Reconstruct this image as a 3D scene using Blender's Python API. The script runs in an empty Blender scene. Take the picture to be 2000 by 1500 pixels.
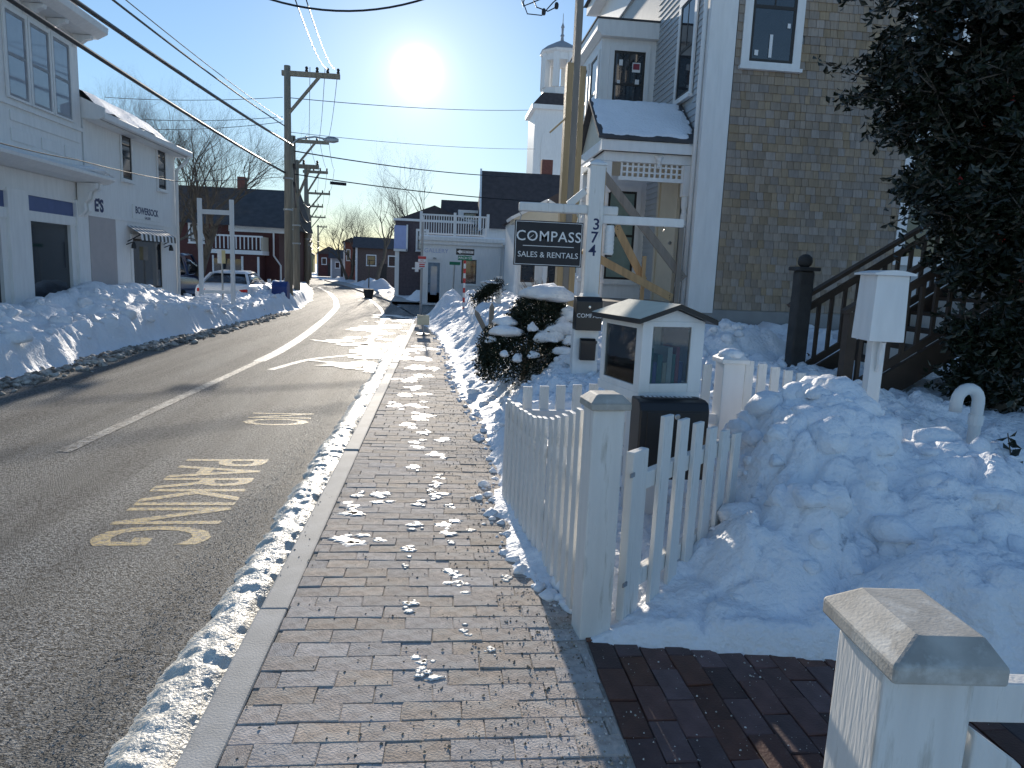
import bpy, bmesh, math, random
import numpy as np
from mathutils import Vector, Matrix, Euler
random.seed(7)
rng = np.random.default_rng(7)
SC = bpy.context.scene
COL = SC.collection
R = math.radians

# ------------------------------------------------------------------ camera
FPX, CAMH = 1387.0, 1.52            # focal length in pixels of the 2000 px wide photograph, eye height
PITCH, ROLL, YAW = R(9.0), R(2.45), R(-6.0)
CM = Matrix.Rotation(YAW, 3, 'Z') @ Matrix.Rotation(math.pi/2-PITCH, 3, 'X') @ Matrix.Rotation(ROLL, 3, 'Z')
cam_d = bpy.data.cameras.new('camera')
cam_d.sensor_fit = 'HORIZONTAL'; cam_d.sensor_width = 36.0
cam_d.lens = 36.0*FPX/2000.0
cam_d.clip_start = 0.05; cam_d.clip_end = 3000
cam = bpy.data.objects.new('camera', cam_d); COL.objects.link(cam)
cam.location = (0, 0, CAMH); cam.rotation_euler = CM.to_euler()
SC.camera = cam

# ------------------------------------------------------------------ sky and sun
SUN_EL, SUN_AZ = R(14.3), R(-2.2)
SUN = Vector((math.sin(SUN_AZ)*math.cos(SUN_EL), math.cos(SUN_AZ)*math.cos(SUN_EL), math.sin(SUN_EL)))
W = bpy.data.worlds.new('World'); SC.world = W; W.use_nodes = True
nt = W.node_tree; nt.nodes.clear()
wo = nt.nodes.new('ShaderNodeOutputWorld'); bg = nt.nodes.new('ShaderNodeBackground')
sky = nt.nodes.new('ShaderNodeTexSky'); sky.sky_type = 'NISHITA'; sky.sun_disc = False
sky.sun_elevation = SUN_EL; sky.sun_rotation = SUN_AZ
sky.air_density = 1.0; sky.dust_density = 0.05; sky.ozone_density = 3.0; sky.altitude = 0
bg.inputs['Strength'].default_value = 0.105
# the sun's aureole: brightness that depends only on the angle to the sun
tc = nt.nodes.new('ShaderNodeTexCoord')
dt = nt.nodes.new('ShaderNodeVectorMath'); dt.operation = 'DOT_PRODUCT'; dt.inputs[1].default_value = SUN
nt.links.new(tc.outputs['Generated'], dt.inputs[0])
mx0 = nt.nodes.new('ShaderNodeMath'); mx0.operation = 'MAXIMUM'; mx0.inputs[1].default_value = 0.0
nt.links.new(dt.outputs['Value'], mx0.inputs[0])
tot = None
for ex, amp in ((9000.0, 60.0), (1300.0, 2.6), (120.0, 1.8)):
    pw = nt.nodes.new('ShaderNodeMath'); pw.operation = 'POWER'; pw.inputs[1].default_value = ex
    nt.links.new(mx0.outputs[0], pw.inputs[0])
    ml = nt.nodes.new('ShaderNodeMath'); ml.operation = 'MULTIPLY'; ml.inputs[1].default_value = amp
    nt.links.new(pw.outputs[0], ml.inputs[0])
    if tot is None: tot = ml
    else:
        ad = nt.nodes.new('ShaderNodeMath'); ad.operation = 'ADD'
        nt.links.new(tot.outputs[0], ad.inputs[0]); nt.links.new(ml.outputs[0], ad.inputs[1]); tot = ad
vs = nt.nodes.new('ShaderNodeVectorMath'); vs.operation = 'SCALE'; vs.inputs[0].default_value = (1.0, 0.95, 0.86)
nt.links.new(tot.outputs[0], vs.inputs['Scale'])
va = nt.nodes.new('ShaderNodeVectorMath'); va.operation = 'ADD'
# roll-off of the sky's brightest part, the same in every direction
lm = nt.nodes.new('ShaderNodeRGBToBW'); nt.links.new(sky.outputs[0], lm.inputs[0])
k1 = nt.nodes.new('ShaderNodeMath'); k1.operation = 'MULTIPLY_ADD'; k1.inputs[1].default_value = 0.11; k1.inputs[2].default_value = 1.0; nt.links.new(lm.outputs[0], k1.inputs[0])
k2 = nt.nodes.new('ShaderNodeMath'); k2.operation = 'DIVIDE'; k2.inputs[0].default_value = 1.45; nt.links.new(k1.outputs[0], k2.inputs[1])
sc_ = nt.nodes.new('ShaderNodeVectorMath'); sc_.operation = 'SCALE'; nt.links.new(sky.outputs[0], sc_.inputs[0]); nt.links.new(k2.outputs[0], sc_.inputs['Scale'])
nt.links.new(sc_.outputs[0], va.inputs[0]); nt.links.new(vs.outputs[0], va.inputs[1])
nt.links.new(va.outputs[0], bg.inputs['Color']); nt.links.new(bg.outputs[0], wo.inputs[0])

sun_d = bpy.data.lights.new('sun', 'SUN'); sun_d.energy = 4.0; sun_d.angle = R(0.53); sun_d.color = (1.0, 0.90, 0.76)
sun = bpy.data.objects.new('sun', sun_d); COL.objects.link(sun)
sun.rotation_euler = SUN.to_track_quat('Z', 'Y').to_euler(); sun.location = (0, 0, 30)

SC.view_settings.view_transform = 'Standard'; SC.view_settings.look = 'None'
SC.view_settings.exposure = 0.52; SC.view_settings.gamma = 1.0; SC.view_settings.use_curve_mapping = False
SC.cycles.max_bounces = 6; SC.cycles.transparent_max_bounces = 8
SC.cycles.sample_clamp_indirect = 4.0; SC.cycles.use_denoising = True
SC.cycles.caustics_reflective = False; SC.cycles.caustics_refractive = False

# ------------------------------------------------------------------ pixel -> place (direction only; distance from a plane)
def pray(x, y): return CM @ Vector(((x-1000)/FPX, (750-y)/FPX, -1.0))
def PZ(x, y, z=0.0): d = pray(x, y); return Vector((0, 0, CAMH)) + d*((z-CAMH)/d.z)
def PY(x, y, Y): d = pray(x, y); return Vector((0, 0, CAMH)) + d*(Y/d.y)
def PX(x, y, X): d = pray(x, y); return Vector((0, 0, CAMH)) + d*(X/d.x)

# ------------------------------------------------------------------ numpy noise
def _h(ix, iy, s):
    n = (ix.astype(np.int64)*374761393 + iy.astype(np.int64)*668265263 + s*982451653) & 0x7fffffff
    n = ((n ^ (n >> 13))*1274126177) & 0x7fffffff
    n = n ^ (n >> 16)
    return (n & 0xffff)/65535.0
def vnoise(x, y, s=0):
    x = np.asarray(x, float); y = np.asarray(y, float)
    ix = np.floor(x); iy = np.floor(y); fx = x-ix; fy = y-iy
    u = fx*fx*(3-2*fx); v = fy*fy*(3-2*fy)
    return (_h(ix, iy, s)*(1-u)+_h(ix+1, iy, s)*u)*(1-v) + (_h(ix, iy+1, s)*(1-u)+_h(ix+1, iy+1, s)*u)*v
def fbm(x, y, s=0, o=4, g=0.5):
    t = 0; a = 1; n = 0
    for k in range(o):
        t = t + a*(vnoise(x*2**k, y*2**k, s+k*17)-0.5); n += a; a *= g
    return t/n*2
def worley(x, y, s=0):
    ix = np.floor(x); iy = np.floor(y)
    f1 = np.full(np.shape(x), 9.0); f2 = f1.copy(); cid = np.zeros(np.shape(x))
    for dx in (-1, 0, 1):
        for dy in (-1, 0, 1):
            cx = ix+dx; cy = iy+dy
            d = np.hypot(cx+_h(cx, cy, s)-x, cy+_h(cx, cy, s+5)-y)
            c = _h(cx, cy, s+9)
            m = d < f1
            f2 = np.where(m, f1, np.minimum(f2, d)); cid = np.where(m, c, cid); f1 = np.where(m, d, f1)
    return f1, f2, cid
def sstep(a, b, x):
    t = np.clip((x-a)/(b-a), 0, 1); return t*t*(3-2*t)

# ------------------------------------------------------------------ materials
MATS = {}
def mat(name, col, rough=0.6, var=0.18, scale=6.0, bump=0.15, bscale=80.0, metal=0.0, spec=0.4, rnd=0.0, stretch=(1, 1, 1),
        col2=None, c2scale=2.0, c2lo=0.5, c2hi=0.62, dist=0.01, hue=0.0, sub=0.0):
    if name in MATS: return MATS[name]
    m = bpy.data.materials.new(name); m.use_nodes = True
    t = m.node_tree; N = t.nodes; L = t.links
    b = N['Principled BSDF']
    b.inputs['Roughness'].default_value = rough; b.inputs['Metallic'].default_value = metal
    b.inputs['Specular IOR Level'].default_value = spec
    if sub:
        b.inputs['Subsurface Weight'].default_value = sub; b.inputs['Subsurface Radius'].default_value = (0.05, 0.06, 0.08); b.inputs['Subsurface Scale'].default_value = 0.5
    co = N.new('ShaderNodeTexCoord'); mp = N.new('ShaderNodeMapping'); mp.inputs['Scale'].default_value = stretch
    L.new(co.outputs['Object'], mp.inputs['Vector'])
    n = N.new('ShaderNodeTexNoise'); n.inputs['Scale'].default_value = scale; n.inputs['Detail'].default_value = 5
    L.new(mp.outputs[0], n.inputs['Vector'])
    rp = N.new('ShaderNodeValToRGB')
    c = Vector(col[:3])
    lo = c*(1-var); hi = c*(1+var)
    rp.color_ramp.elements[0].position = 0.3; rp.color_ramp.elements[1].position = 0.7
    rp.color_ramp.elements[0].color = (*lo, 1); rp.color_ramp.elements[1].color = (*[min(v, 1) for v in hi], 1)
    L.new(n.outputs['Fac'], rp.inputs[0])
    out = rp.outputs[0]
    if col2 is not None:
        n2 = N.new('ShaderNodeTexNoise'); n2.inputs['Scale'].default_value = c2scale; n2.inputs['Detail'].default_value = 6; n2.inputs['Roughness'].default_value = 0.65
        L.new(mp.outputs[0], n2.inputs['Vector'])
        r2 = N.new('ShaderNodeValToRGB'); r2.color_ramp.elements[0].position = c2lo; r2.color_ramp.elements[1].position = c2hi
        L.new(n2.outputs['Fac'], r2.inputs[0])
        mx = N.new('ShaderNodeMixRGB'); mx.inputs[2].default_value = (*col2[:3], 1)
        L.new(r2.outputs[0], mx.inputs[0]); L.new(out, mx.inputs[1]); out = mx.outputs[0]
    if rnd > 0:
        oi = N.new('ShaderNodeObjectInfo'); at = N.new('ShaderNodeAttribute'); at.attribute_name = 'rnd'
        s = N.new('ShaderNodeMath'); s.operation = 'ADD'; L.new(oi.outputs['Random'], s.inputs[0]); L.new(at.outputs['Fac'], s.inputs[1])
        fr = N.new('ShaderNodeMath'); fr.operation = 'FRACT'; L.new(s.outputs[0], fr.inputs[0])
        mr = N.new('ShaderNodeMapRange'); mr.inputs['To Min'].default_value = 1-rnd; mr.inputs['To Max'].default_value = 1+rnd
        L.new(fr.outputs[0], mr.inputs['Value'])
        hs = N.new('ShaderNodeHueSaturation'); L.new(out, hs.inputs['Color']); L.new(mr.outputs[0], hs.inputs['Value'])
        if hue:
            f2 = N.new('ShaderNodeMath'); f2.operation = 'MULTIPLY'; f2.inputs[1].default_value = 7.31; L.new(fr.outputs[0], f2.inputs[0])
            f3 = N.new('ShaderNodeMath'); f3.operation = 'FRACT'; L.new(f2.outputs[0], f3.inputs[0])
            m3 = N.new('ShaderNodeMapRange'); m3.inputs['To Min'].default_value = 0.5-hue; m3.inputs['To Max'].default_value = 0.5+hue
            L.new(f3.outputs[0], m3.inputs['Value']); L.new(m3.outputs[0], hs.inputs['Hue'])
            m4 = N.new('ShaderNodeMapRange'); m4.inputs['To Min'].default_value = 0.55; m4.inputs['To Max'].default_value = 1.25
            L.new(f3.outputs[0], m4.inputs['Value']); L.new(m4.outputs[0], hs.inputs['Saturation'])
        out = hs.outputs[0]
    L.new(out, b.inputs['Base Color'])
    if bump:
        nb = N.new('ShaderNodeTexNoise'); nb.inputs['Scale'].default_value = bscale; nb.inputs['Detail'].default_value = 4
        L.new(mp.outputs[0], nb.inputs['Vector'])
        bp = N.new('ShaderNodeBump'); bp.inputs['Strength'].default_value = bump; bp.inputs['Distance'].default_value = dist
        L.new(nb.outputs['Fac'], bp.inputs['Height']); L.new(bp.outputs[0], b.inputs['Normal'])
    MATS[name] = m
    return m

def glass(name, tint=(0.9, 0.95, 0.95)):
    m = bpy.data.materials.new(name); m.use_nodes = True; t = m.node_tree; N = t.nodes; L = t.links
    N.remove(N['Principled BSDF'])
    tr = N.new('ShaderNodeBsdfTransparent'); tr.inputs[0].default_value = (*tint, 1)
    gl = N.new('ShaderNodeBsdfGlossy'); gl.inputs['Roughness'].default_value = 0.03
    fr = N.new('ShaderNodeFresnel'); fr.inputs['IOR'].default_value = 1.6
    mx = N.new('ShaderNodeMixShader'); L.new(fr.outputs[0], mx.inputs[0]); L.new(tr.outputs[0], mx.inputs[1]); L.new(gl.outputs[0], mx.inputs[2])
    L.new(mx.outputs[0], N['Material Output'].inputs[0]); return m

M_snow = mat('snow', (0.86, 0.875, 0.90), rough=0.6, var=0.04, scale=3, bump=0.75, bscale=26, dist=0.03, spec=0.25)
M_snowdirt = mat('dirty_snow', (0.50, 0.47, 0.42), rough=0.75, var=0.35, scale=9, bump=0.6, bscale=45, dist=0.02, col2=(0.15, 0.125, 0.10), c2scale=6, c2lo=0.42, c2hi=0.58)
M_slush = mat('slush', (0.76, 0.72, 0.63), rough=0.45, var=0.2, scale=14, bump=0.7, bscale=70, dist=0.02, col2=(0.50, 0.46, 0.39), c2scale=9, c2lo=0.55, c2hi=0.7, spec=0.4)
M_ice = mat('thin_ice', (0.74, 0.71, 0.65), rough=0.5, var=0.08, scale=20, bump=0.3, bscale=120, dist=0.004)
M_white = mat('white_paint', (0.78, 0.775, 0.76), rough=0.5, var=0.05, scale=5, bump=0.12, bscale=30, stretch=(3, 3, 0.5), dist=0.004)
M_whiteold = mat('old_white_paint', (0.74, 0.73, 0.70), rough=0.6, var=0.07, scale=7, bump=0.35, bscale=40, stretch=(3, 3, 0.35), dist=0.006, col2=(0.44, 0.42, 0.37), c2scale=7, c2lo=0.57, c2hi=0.72)
M_capgrey = mat('weathered_cap', (0.42, 0.40, 0.36), rough=0.7, var=0.2, scale=14, bump=0.25, bscale=140, dist=0.004, col2=(0.55, 0.54, 0.50), c2scale=9, c2lo=0.52, c2hi=0.62)
M_black = mat('black_metal', (0.012, 0.012, 0.014), rough=0.38, var=0.1, bump=0.05, spec=0.5)
M_blackwood = mat('black_board', (0.018, 0.018, 0.023), rough=0.5, var=0.15, bump=0.05)
M_brick = mat('walk_brick', (0.43, 0.362, 0.31), rough=0.82, var=0.32, scale=26, bump=0.6, bscale=110, dist=0.006, rnd=0.13, hue=0.005, col2=(0.46, 0.43, 0.39), c2scale=9, c2lo=0.45, c2hi=0.7, spec=0.25)
M_brickred = mat('path_brick', (0.10, 0.045, 0.036), rough=0.55, var=0.25, scale=12, bump=0.4, bscale=90, dist=0.006, rnd=0.45, hue=0.015, col2=(0.16, 0.13, 0.12), c2scale=6, c2lo=0.6, c2hi=0.8)
M_sand = mat('joint_sand', (0.34, 0.305, 0.26), rough=0.9, var=0.3, scale=40, bump=0.6, bscale=200)
M_mortar = mat('path_joint', (0.17, 0.165, 0.16), rough=0.9, var=0.3, scale=40, bump=0.6, bscale=200)
M_conc = mat('kerb_concrete', (0.42, 0.41, 0.385), rough=0.75, var=0.12, scale=6, bump=0.35, bscale=120, dist=0.005, col2=(0.48, 0.47, 0.45), c2scale=3, c2lo=0.5, c2hi=0.7)
M_found = mat('foundation_concrete', (0.27, 0.27, 0.27), rough=0.8, var=0.12, scale=3, bump=0.3, bscale=50)
M_grit = mat('grit', (0.24, 0.20, 0.15), rough=0.8, var=0.5, scale=60, bump=0, rnd=0.6)
M_shingle = mat('cedar_shingle', (0.29, 0.228, 0.17), rough=0.75, var=0.16, scale=5, bump=0.4, bscale=40, stretch=(9, 9, 0.7), dist=0.004, rnd=0.17, hue=0.006)
M_clap = mat('grey_clapboard', (0.42, 0.44, 0.45), rough=0.55, var=0.05, bump=0.1)
M_clapblue = mat('pale_blue_clapboard', (0.52, 0.56, 0.62), rough=0.6, var=0.05, bump=0.1)
M_lumber = mat('yellow_lumber', (0.46, 0.31, 0.16), rough=0.65, var=0.18, scale=3, bump=0.2, bscale=30, stretch=(6, 6, 0.6), col2=(0.30, 0.17, 0.08), c2scale=3, c2lo=0.62, c2hi=0.72)
M_lumbergrey = mat('grey_lumber', (0.27, 0.235, 0.20), rough=0.75, var=0.15, scale=4, bump=0.25, bscale=30, stretch=(6, 6, 0.6))
M_pole = mat('utility_pole_wood', (0.26, 0.225, 0.17), rough=0.8, var=0.25, scale=3, bump=0.4, bscale=30, stretch=(5, 5, 0.4), dist=0.02)
M_deckwood = mat('brown_stair_wood', (0.075, 0.052, 0.038), rough=0.7, var=0.2, scale=4, bump=0.2, bscale=40)
M_darkpost = mat('dark_weathered_post', (0.045, 0.043, 0.042), rough=0.75, var=0.3, scale=6, bump=0.4, bscale=50)
M_bark = mat('bark', (0.15, 0.125, 0.095), rough=0.85, var=0.3, scale=8, bump=0.5, bscale=30, stretch=(2, 2, 0.5), dist=0.02)
M_twig = mat('twig_bark', (0.12, 0.10, 0.08), rough=0.85, var=0.25, bump=0)
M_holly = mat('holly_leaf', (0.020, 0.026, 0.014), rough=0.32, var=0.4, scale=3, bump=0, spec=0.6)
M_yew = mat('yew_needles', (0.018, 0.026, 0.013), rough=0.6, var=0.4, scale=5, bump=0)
M_berry = mat('holly_berry', (0.35, 0.02, 0.015), rough=0.3, bump=0)
M_rust = mat('rust_shrub', (0.25, 0.16, 0.10), rough=0.8, var=0.2, bump=0)
M_roofdark = mat('dark_roof_shingle', (0.075, 0.062, 0.062), rough=0.85, var=0.2, scale=4, bump=0.3, bscale=20)
M_roofgrey = mat('grey_roof_shingle', (0.07, 0.07, 0.075), rough=0.85, var=0.2, scale=3, bump=0.3, bscale=20)
M_roofcream = mat('cream_roofing', (0.62, 0.58, 0.46), rough=0.7, var=0.08, bump=0.3, bscale=90)  # one even cream colour for the book box roof
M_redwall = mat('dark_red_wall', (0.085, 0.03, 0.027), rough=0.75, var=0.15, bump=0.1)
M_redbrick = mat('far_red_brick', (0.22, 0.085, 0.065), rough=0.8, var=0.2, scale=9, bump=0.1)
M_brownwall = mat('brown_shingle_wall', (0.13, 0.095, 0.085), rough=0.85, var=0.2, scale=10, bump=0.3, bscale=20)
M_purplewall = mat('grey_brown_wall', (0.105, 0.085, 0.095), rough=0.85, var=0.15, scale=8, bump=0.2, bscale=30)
M_cream = mat('cream_paint', (0.60, 0.54, 0.42), rough=0.5, var=0.05, bump=0.05)
M_taupe = mat('taupe_panel', (0.44, 0.40, 0.39), rough=0.6, var=0.04, bump=0.05)
M_bluepanel = mat('slate_blue_paint', (0.085, 0.12, 0.26), rough=0.5, var=0.08, bump=0.05)
M_bluesign = mat('pale_blue_sign', (0.36, 0.42, 0.66), rough=0.5, var=0.05, bump=0)
M_navy = mat('navy_letter', (0.02, 0.03, 0.10), rough=0.5, bump=0)
M_letter = mat('white_letter', (0.75, 0.75, 0.75), rough=0.5, bump=0, var=0.02)
M_pane = mat('window_glass', (0.022, 0.026, 0.032), rough=0.04, var=0.2, bump=0, spec=0.9)
M_panesky = mat('pane_sky_tint', (0.30, 0.34, 0.40), rough=0.06, var=0.05, bump=0, spec=0.9)  # sky reflection put into the pane colour as pale blue-grey
M_panegreen = mat('greenish_glass', (0.22, 0.30, 0.27), rough=0.06, var=0.1, bump=0, spec=0.9)
M_sash = mat('dark_window_sash', (0.03, 0.027, 0.026), rough=0.5, bump=0)
M_bluedoor = mat('blue_grey_door', (0.16, 0.22, 0.28), rough=0.5, bump=0.05)
M_carwhite = mat('white_car_paint', (0.74, 0.74, 0.74), rough=0.22, var=0.02, bump=0, spec=0.6)
M_carblue = mat('blue_car_paint', (0.012, 0.02, 0.075), rough=0.2, var=0.05, bump=0, spec=0.6)
M_tyre = mat('tyre_rubber', (0.015, 0.015, 0.015), rough=0.8, bump=0)
M_red = mat('red_lens', (0.45, 0.02, 0.02), rough=0.2, bump=0)
M_metal = mat('galvanised', (0.35, 0.36, 0.37), rough=0.4, metal=0.8, var=0.1, bump=0)
M_chrome = mat('lock_metal', (0.6, 0.6, 0.6), rough=0.25, metal=1.0, var=0.05, bump=0)
M_wire = mat('cable_black', (0.015, 0.015, 0.02), rough=0.45, bump=0)
M_green = mat('street_sign_green', (0.0, 0.16, 0.085), rough=0.45, bump=0, var=0.05)
M_signwhite = mat('sign_white', (0.72, 0.72, 0.72), rough=0.45, bump=0, var=0.03)
M_signred = mat('sign_red', (0.50, 0.05, 0.05), rough=0.45, bump=0)
M_signyellow = mat('sign_yellow', (0.70, 0.55, 0.10), rough=0.45, bump=0)
M_pvc = mat('white_pvc', (0.72, 0.72, 0.70), rough=0.35, bump=0, var=0.03)
M_greywall = mat('far_grey_wall', (0.33, 0.34, 0.36), rough=0.7, var=0.1, bump=0)
M_yellowwall = mat('far_yellow_wall', (0.45, 0.36, 0.16), rough=0.7, var=0.1, bump=0)
M_bluewall = mat('far_blue_wall', (0.22, 0.32, 0.45), rough=0.7, var=0.1, bump=0)
M_glass = glass('clear_glass')
def road_material():
    m = mat('asphalt', (0.135, 0.132, 0.126), rough=0.70, var=0.72, scale=42.0, bump=1.0, bscale=120, dist=0.02, col2=(0.17, 0.165, 0.15), c2scale=1.6, c2lo=0.45, c2hi=0.75, spec=0.22)
    t = m.node_tree; N = t.nodes; L = t.links
    b = N['Principled BSDF']
    for nd in N:
        if nd.type == 'VALTORGB' and abs(nd.color_ramp.elements[0].position-0.3) < 1e-4: nd.color_ramp.elements[0].position = 0.40; nd.color_ramp.elements[1].position = 0.60
    # salt haze and wheel tracks stretched along the street; white speckle also paints in sun sparkle
    old = b.inputs['Base Color'].links[0].from_socket
    co = N.new('ShaderNodeTexCoord'); mp = N.new('ShaderNodeMapping'); mp.inputs['Scale'].default_value = (2.2, 0.10, 1)
    L.new(co.outputs['Object'], mp.inputs['Vector'])
    n = N.new('ShaderNodeTexNoise'); n.inputs['Scale'].default_value = 1.3; n.inputs['Detail'].default_value = 5; L.new(mp.outputs[0], n.inputs['Vector'])
    rp = N.new('ShaderNodeValToRGB'); rp.color_ramp.elements[0].position = 0.40; rp.color_ramp.elements[1].position = 0.62
    rp.color_ramp.elements[0].color = (0, 0, 0, 1); rp.color_ramp.elements[1].color = (1, 1, 1, 1); L.new(n.outputs['Fac'], rp.inputs[0])
    sp = N.new('ShaderNodeTexNoise'); sp.inputs['Scale'].default_value = 60; sp.inputs['Detail'].default_value = 2; L.new(co.outputs['Object'], sp.inputs['Vector'])
    rs = N.new('ShaderNodeValToRGB'); rs.color_ramp.elements[0].position = 0.50; rs.color_ramp.elements[1].position = 0.60; L.new(sp.outputs['Fac'], rs.inputs[0])
    ml = N.new('ShaderNodeMath'); ml.operation = 'MULTIPLY'; L.new(rp.outputs[0], ml.inputs[0]); L.new(rs.outputs[0], ml.inputs[1])
    mx = N.new('ShaderNodeMixRGB'); mx.inputs[2].default_value = (0.46, 0.445, 0.41, 1)
    L.new(ml.outputs[0], mx.inputs[0]); L.new(old, mx.inputs[1]); L.new(mx.outputs[0], b.inputs['Base Color'])
    return m
M_road = road_material()
def paint_material(name, col, worn):
    m = mat(name, col, rough=0.5, var=0.12, scale=12, bump=0.8, bscale=170, dist=0.01, col2=(0.075, 0.072, 0.066), c2scale=26, c2lo=worn, c2hi=worn+0.12)
    return m
M_linewhite = paint_material('worn_white_line', (0.58, 0.56, 0.51), 0.50)
M_lineyellow = paint_material('worn_yellow_paint', (0.55, 0.38, 0.12), 0.455)

# ------------------------------------------------------------------ mesh helpers
class MB:
    def __init__(s): s.v = []; s.f = []; s.r = []
    def add(s, vs, fs, rnd=None):
        o = len(s.v); s.v += [tuple(v) for v in vs]; s.f += [tuple(i+o for i in f) for f in fs]
        if rnd is not None: s.r += [rnd]*len(vs)
        return s
    def box(s, x0, x1, y0, y1, z0, z1, rnd=None):
        if x0 > x1: x0, x1 = x1, x0
        if y0 > y1: y0, y1 = y1, y0
        if z0 > z1: z0, z1 = z1, z0
        return s.add([(x0,y0,z0),(x1,y0,z0),(x1,y1,z0),(x0,y1,z0),(x0,y0,z1),(x1,y0,z1),(x1,y1,z1),(x0,y1,z1)],
              [(0,3,2,1),(4,5,6,7),(0,1,5,4),(1,2,6,5),(2,3,7,6),(3,0,4,7)], rnd)
    def bar(s, a, b, w, h=None, up=(0, 0, 1)):
        a = Vector(a); b = Vector(b); h = h or w; d = (b-a).normalized(); up = Vector(up)
        if abs(d.dot(up)) > 0.97: up = Vector((0, 1, 0))
        x = d.cross(up).normalized(); y = x.cross(d).normalized()
        vs = []
        for p in (a, b):
            for sx, sy in ((-1,-1),(1,-1),(1,1),(-1,1)): vs.append(p + x*sx*w/2 + y*sy*h/2)
        return s.add(vs, [(3,2,1,0),(4,5,6,7),(0,1,5,4),(1,2,6,5),(2,3,7,6),(3,0,4,7)])
    def tube(s, pts, rad, n=8, cap=True):
        pts = [Vector(p) for p in pts]
        if not hasattr(rad, '__len__'): rad = [rad]*len(pts)
        vs = []; fs = []; ref = None
        for i, p in enumerate(pts):
            d = (pts[min(i+1, len(pts)-1)] - pts[max(i-1, 0)]).normalized()
            if ref is None: ref = Vector((1, 0, 0)) if abs(d.x) < 0.8 else Vector((0, 1, 0))
            x = (ref - d*ref.dot(d)).normalized(); y = d.cross(x); ref = x
            for k in range(n):
                a = 2*math.pi*k/n; vs.append(p + (x*math.cos(a)+y*math.sin(a))*rad[i])
        for i in range(len(pts)-1):
            for k in range(n):
                fs.append((i*n+k, i*n+(k+1) % n, (i+1)*n+(k+1) % n, (i+1)*n+k))
        if cap: fs.append(tuple(range(n-1, -1, -1))); fs.append(tuple((len(pts)-1)*n+k for k in range(n)))
        return s.add(vs, fs)
    def lathe(s, c, prof, n=12, squash=1):
        c = Vector(c); vs = []; fs = []
        for r, z in prof:
            for k in range(n):
                a = 2*math.pi*(k+0.5)/n; vs.append(c+Vector((r*math.cos(a), r*math.sin(a)*squash, z)))
        for i in range(len(prof)-1):
            for k in range(n): fs.append((i*n+k, i*n+(k+1) % n, (i+1)*n+(k+1) % n, (i+1)*n+k))
        fs.append(tuple(range(n-1, -1, -1))); fs.append(tuple((len(prof)-1)*n+k for k in range(n)))
        return s.add(vs, fs)
    def prism(s, poly, axis, a, b):
        # poly: 2-d outline in the two other axes (order x,y,z), extruded along axis from a to b
        def mk(p, t): return {'x': (t, p[0], p[1]), 'y': (p[0], t, p[1]), 'z': (p[0], p[1], t)}[axis]
        n = len(poly)
        vs = [mk(p, a) for p in poly] + [mk(p, b) for p in poly]
        fs = [tuple(range(n)), tuple(range(2*n-1, n-1, -1))] + [(i, i+n, (i+1) % n+n, (i+1) % n) for i in range(n)]
        return s.add(vs, fs)
    def quad(s, *p): return s.add(p, [tuple(range(len(p)))])
    def mesh(s, name, m=None, smooth=False):
        me = bpy.data.meshes.new(name); me.from_pydata(s.v, [], s.f)
        if s.r:
            at = me.attributes.new('rnd', 'FLOAT', 'POINT'); at.data.foreach_set('value', np.array(s.r, dtype=np.float32))
        bm = bmesh.new(); bm.from_mesh(me); bmesh.ops.recalc_face_normals(bm, faces=bm.faces); bm.to_mesh(me); bm.free()
        if m: me.materials.append(m)
        if smooth: me.polygons.foreach_set('use_smooth', [True]*len(me.polygons))
        return me
    def build(s, name, m, parent=None, smooth=False, bevel=0.0, loc=None):
        return put(name, s.mesh(name, m, smooth), parent, bevel=bevel, loc=loc)

def put(name, me, parent=None, loc=None, rot=None, scale=None, bevel=0.0):
    o = bpy.data.objects.new(name, me); COL.objects.link(o)
    if parent: o.parent = parent
    if loc is not None: o.location = loc
    if rot is not None: o.rotation_euler = rot
    if scale is not None: o.scale = scale
    if bevel:
        md = o.modifiers.new('bevel', 'BEVEL'); md.width = bevel; md.segments = 2; md.limit_method = 'ANGLE'; md.angle_limit = R(40)
    return o
def tag(o, label, cat, group=None):
    o['label'] = label; o['category'] = cat
    if group: o['group'] = group
    return o
def thing(name, label, cat, loc=(0, 0, 0), rz=0.0, group=None):
    o = bpy.data.objects.new(name, None); COL.objects.link(o); o.location = loc; o.rotation_euler = (0, 0, rz); o.empty_display_size = 0.2
    return tag(o, label, cat, group)
def struct(o): o['kind'] = 'structure'; return o
def B(x0, x1, y0, y1, z0, z1): return MB().box(x0, x1, y0, y1, z0, z1)
def text_mesh(txt, size, m, extrude=0.002, align='CENTER', bold=0.0, space=1.0):
    c = bpy.data.curves.new('lettering', 'FONT'); c.body = txt; c.size = size; c.extrude = extrude; c.align_x = align; c.align_y = 'CENTER'
    c.offset = bold; c.space_character = space; c.resolution_u = 3
    o = bpy.data.objects.new('lettering', c); COL.objects.link(o)
    dg = bpy.context.evaluated_depsgraph_get(); me = bpy.data.meshes.new_from_object(o.evaluated_get(dg))
    bpy.data.objects.remove(o); bpy.data.curves.remove(c)
    me.materials.clear(); me.materials.append(m); return me
def lettering(txt, size, m, parent, loc, rot, **k):
    return put('lettering', text_mesh(txt, size, m, **k), parent, loc=loc, rot=rot)
FACE_Y = (R(90), 0, 0)             # text that faces -y (towards the camera)
FACE_X = (R(90), 0, R(90))         # text on a wall that faces +x
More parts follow.
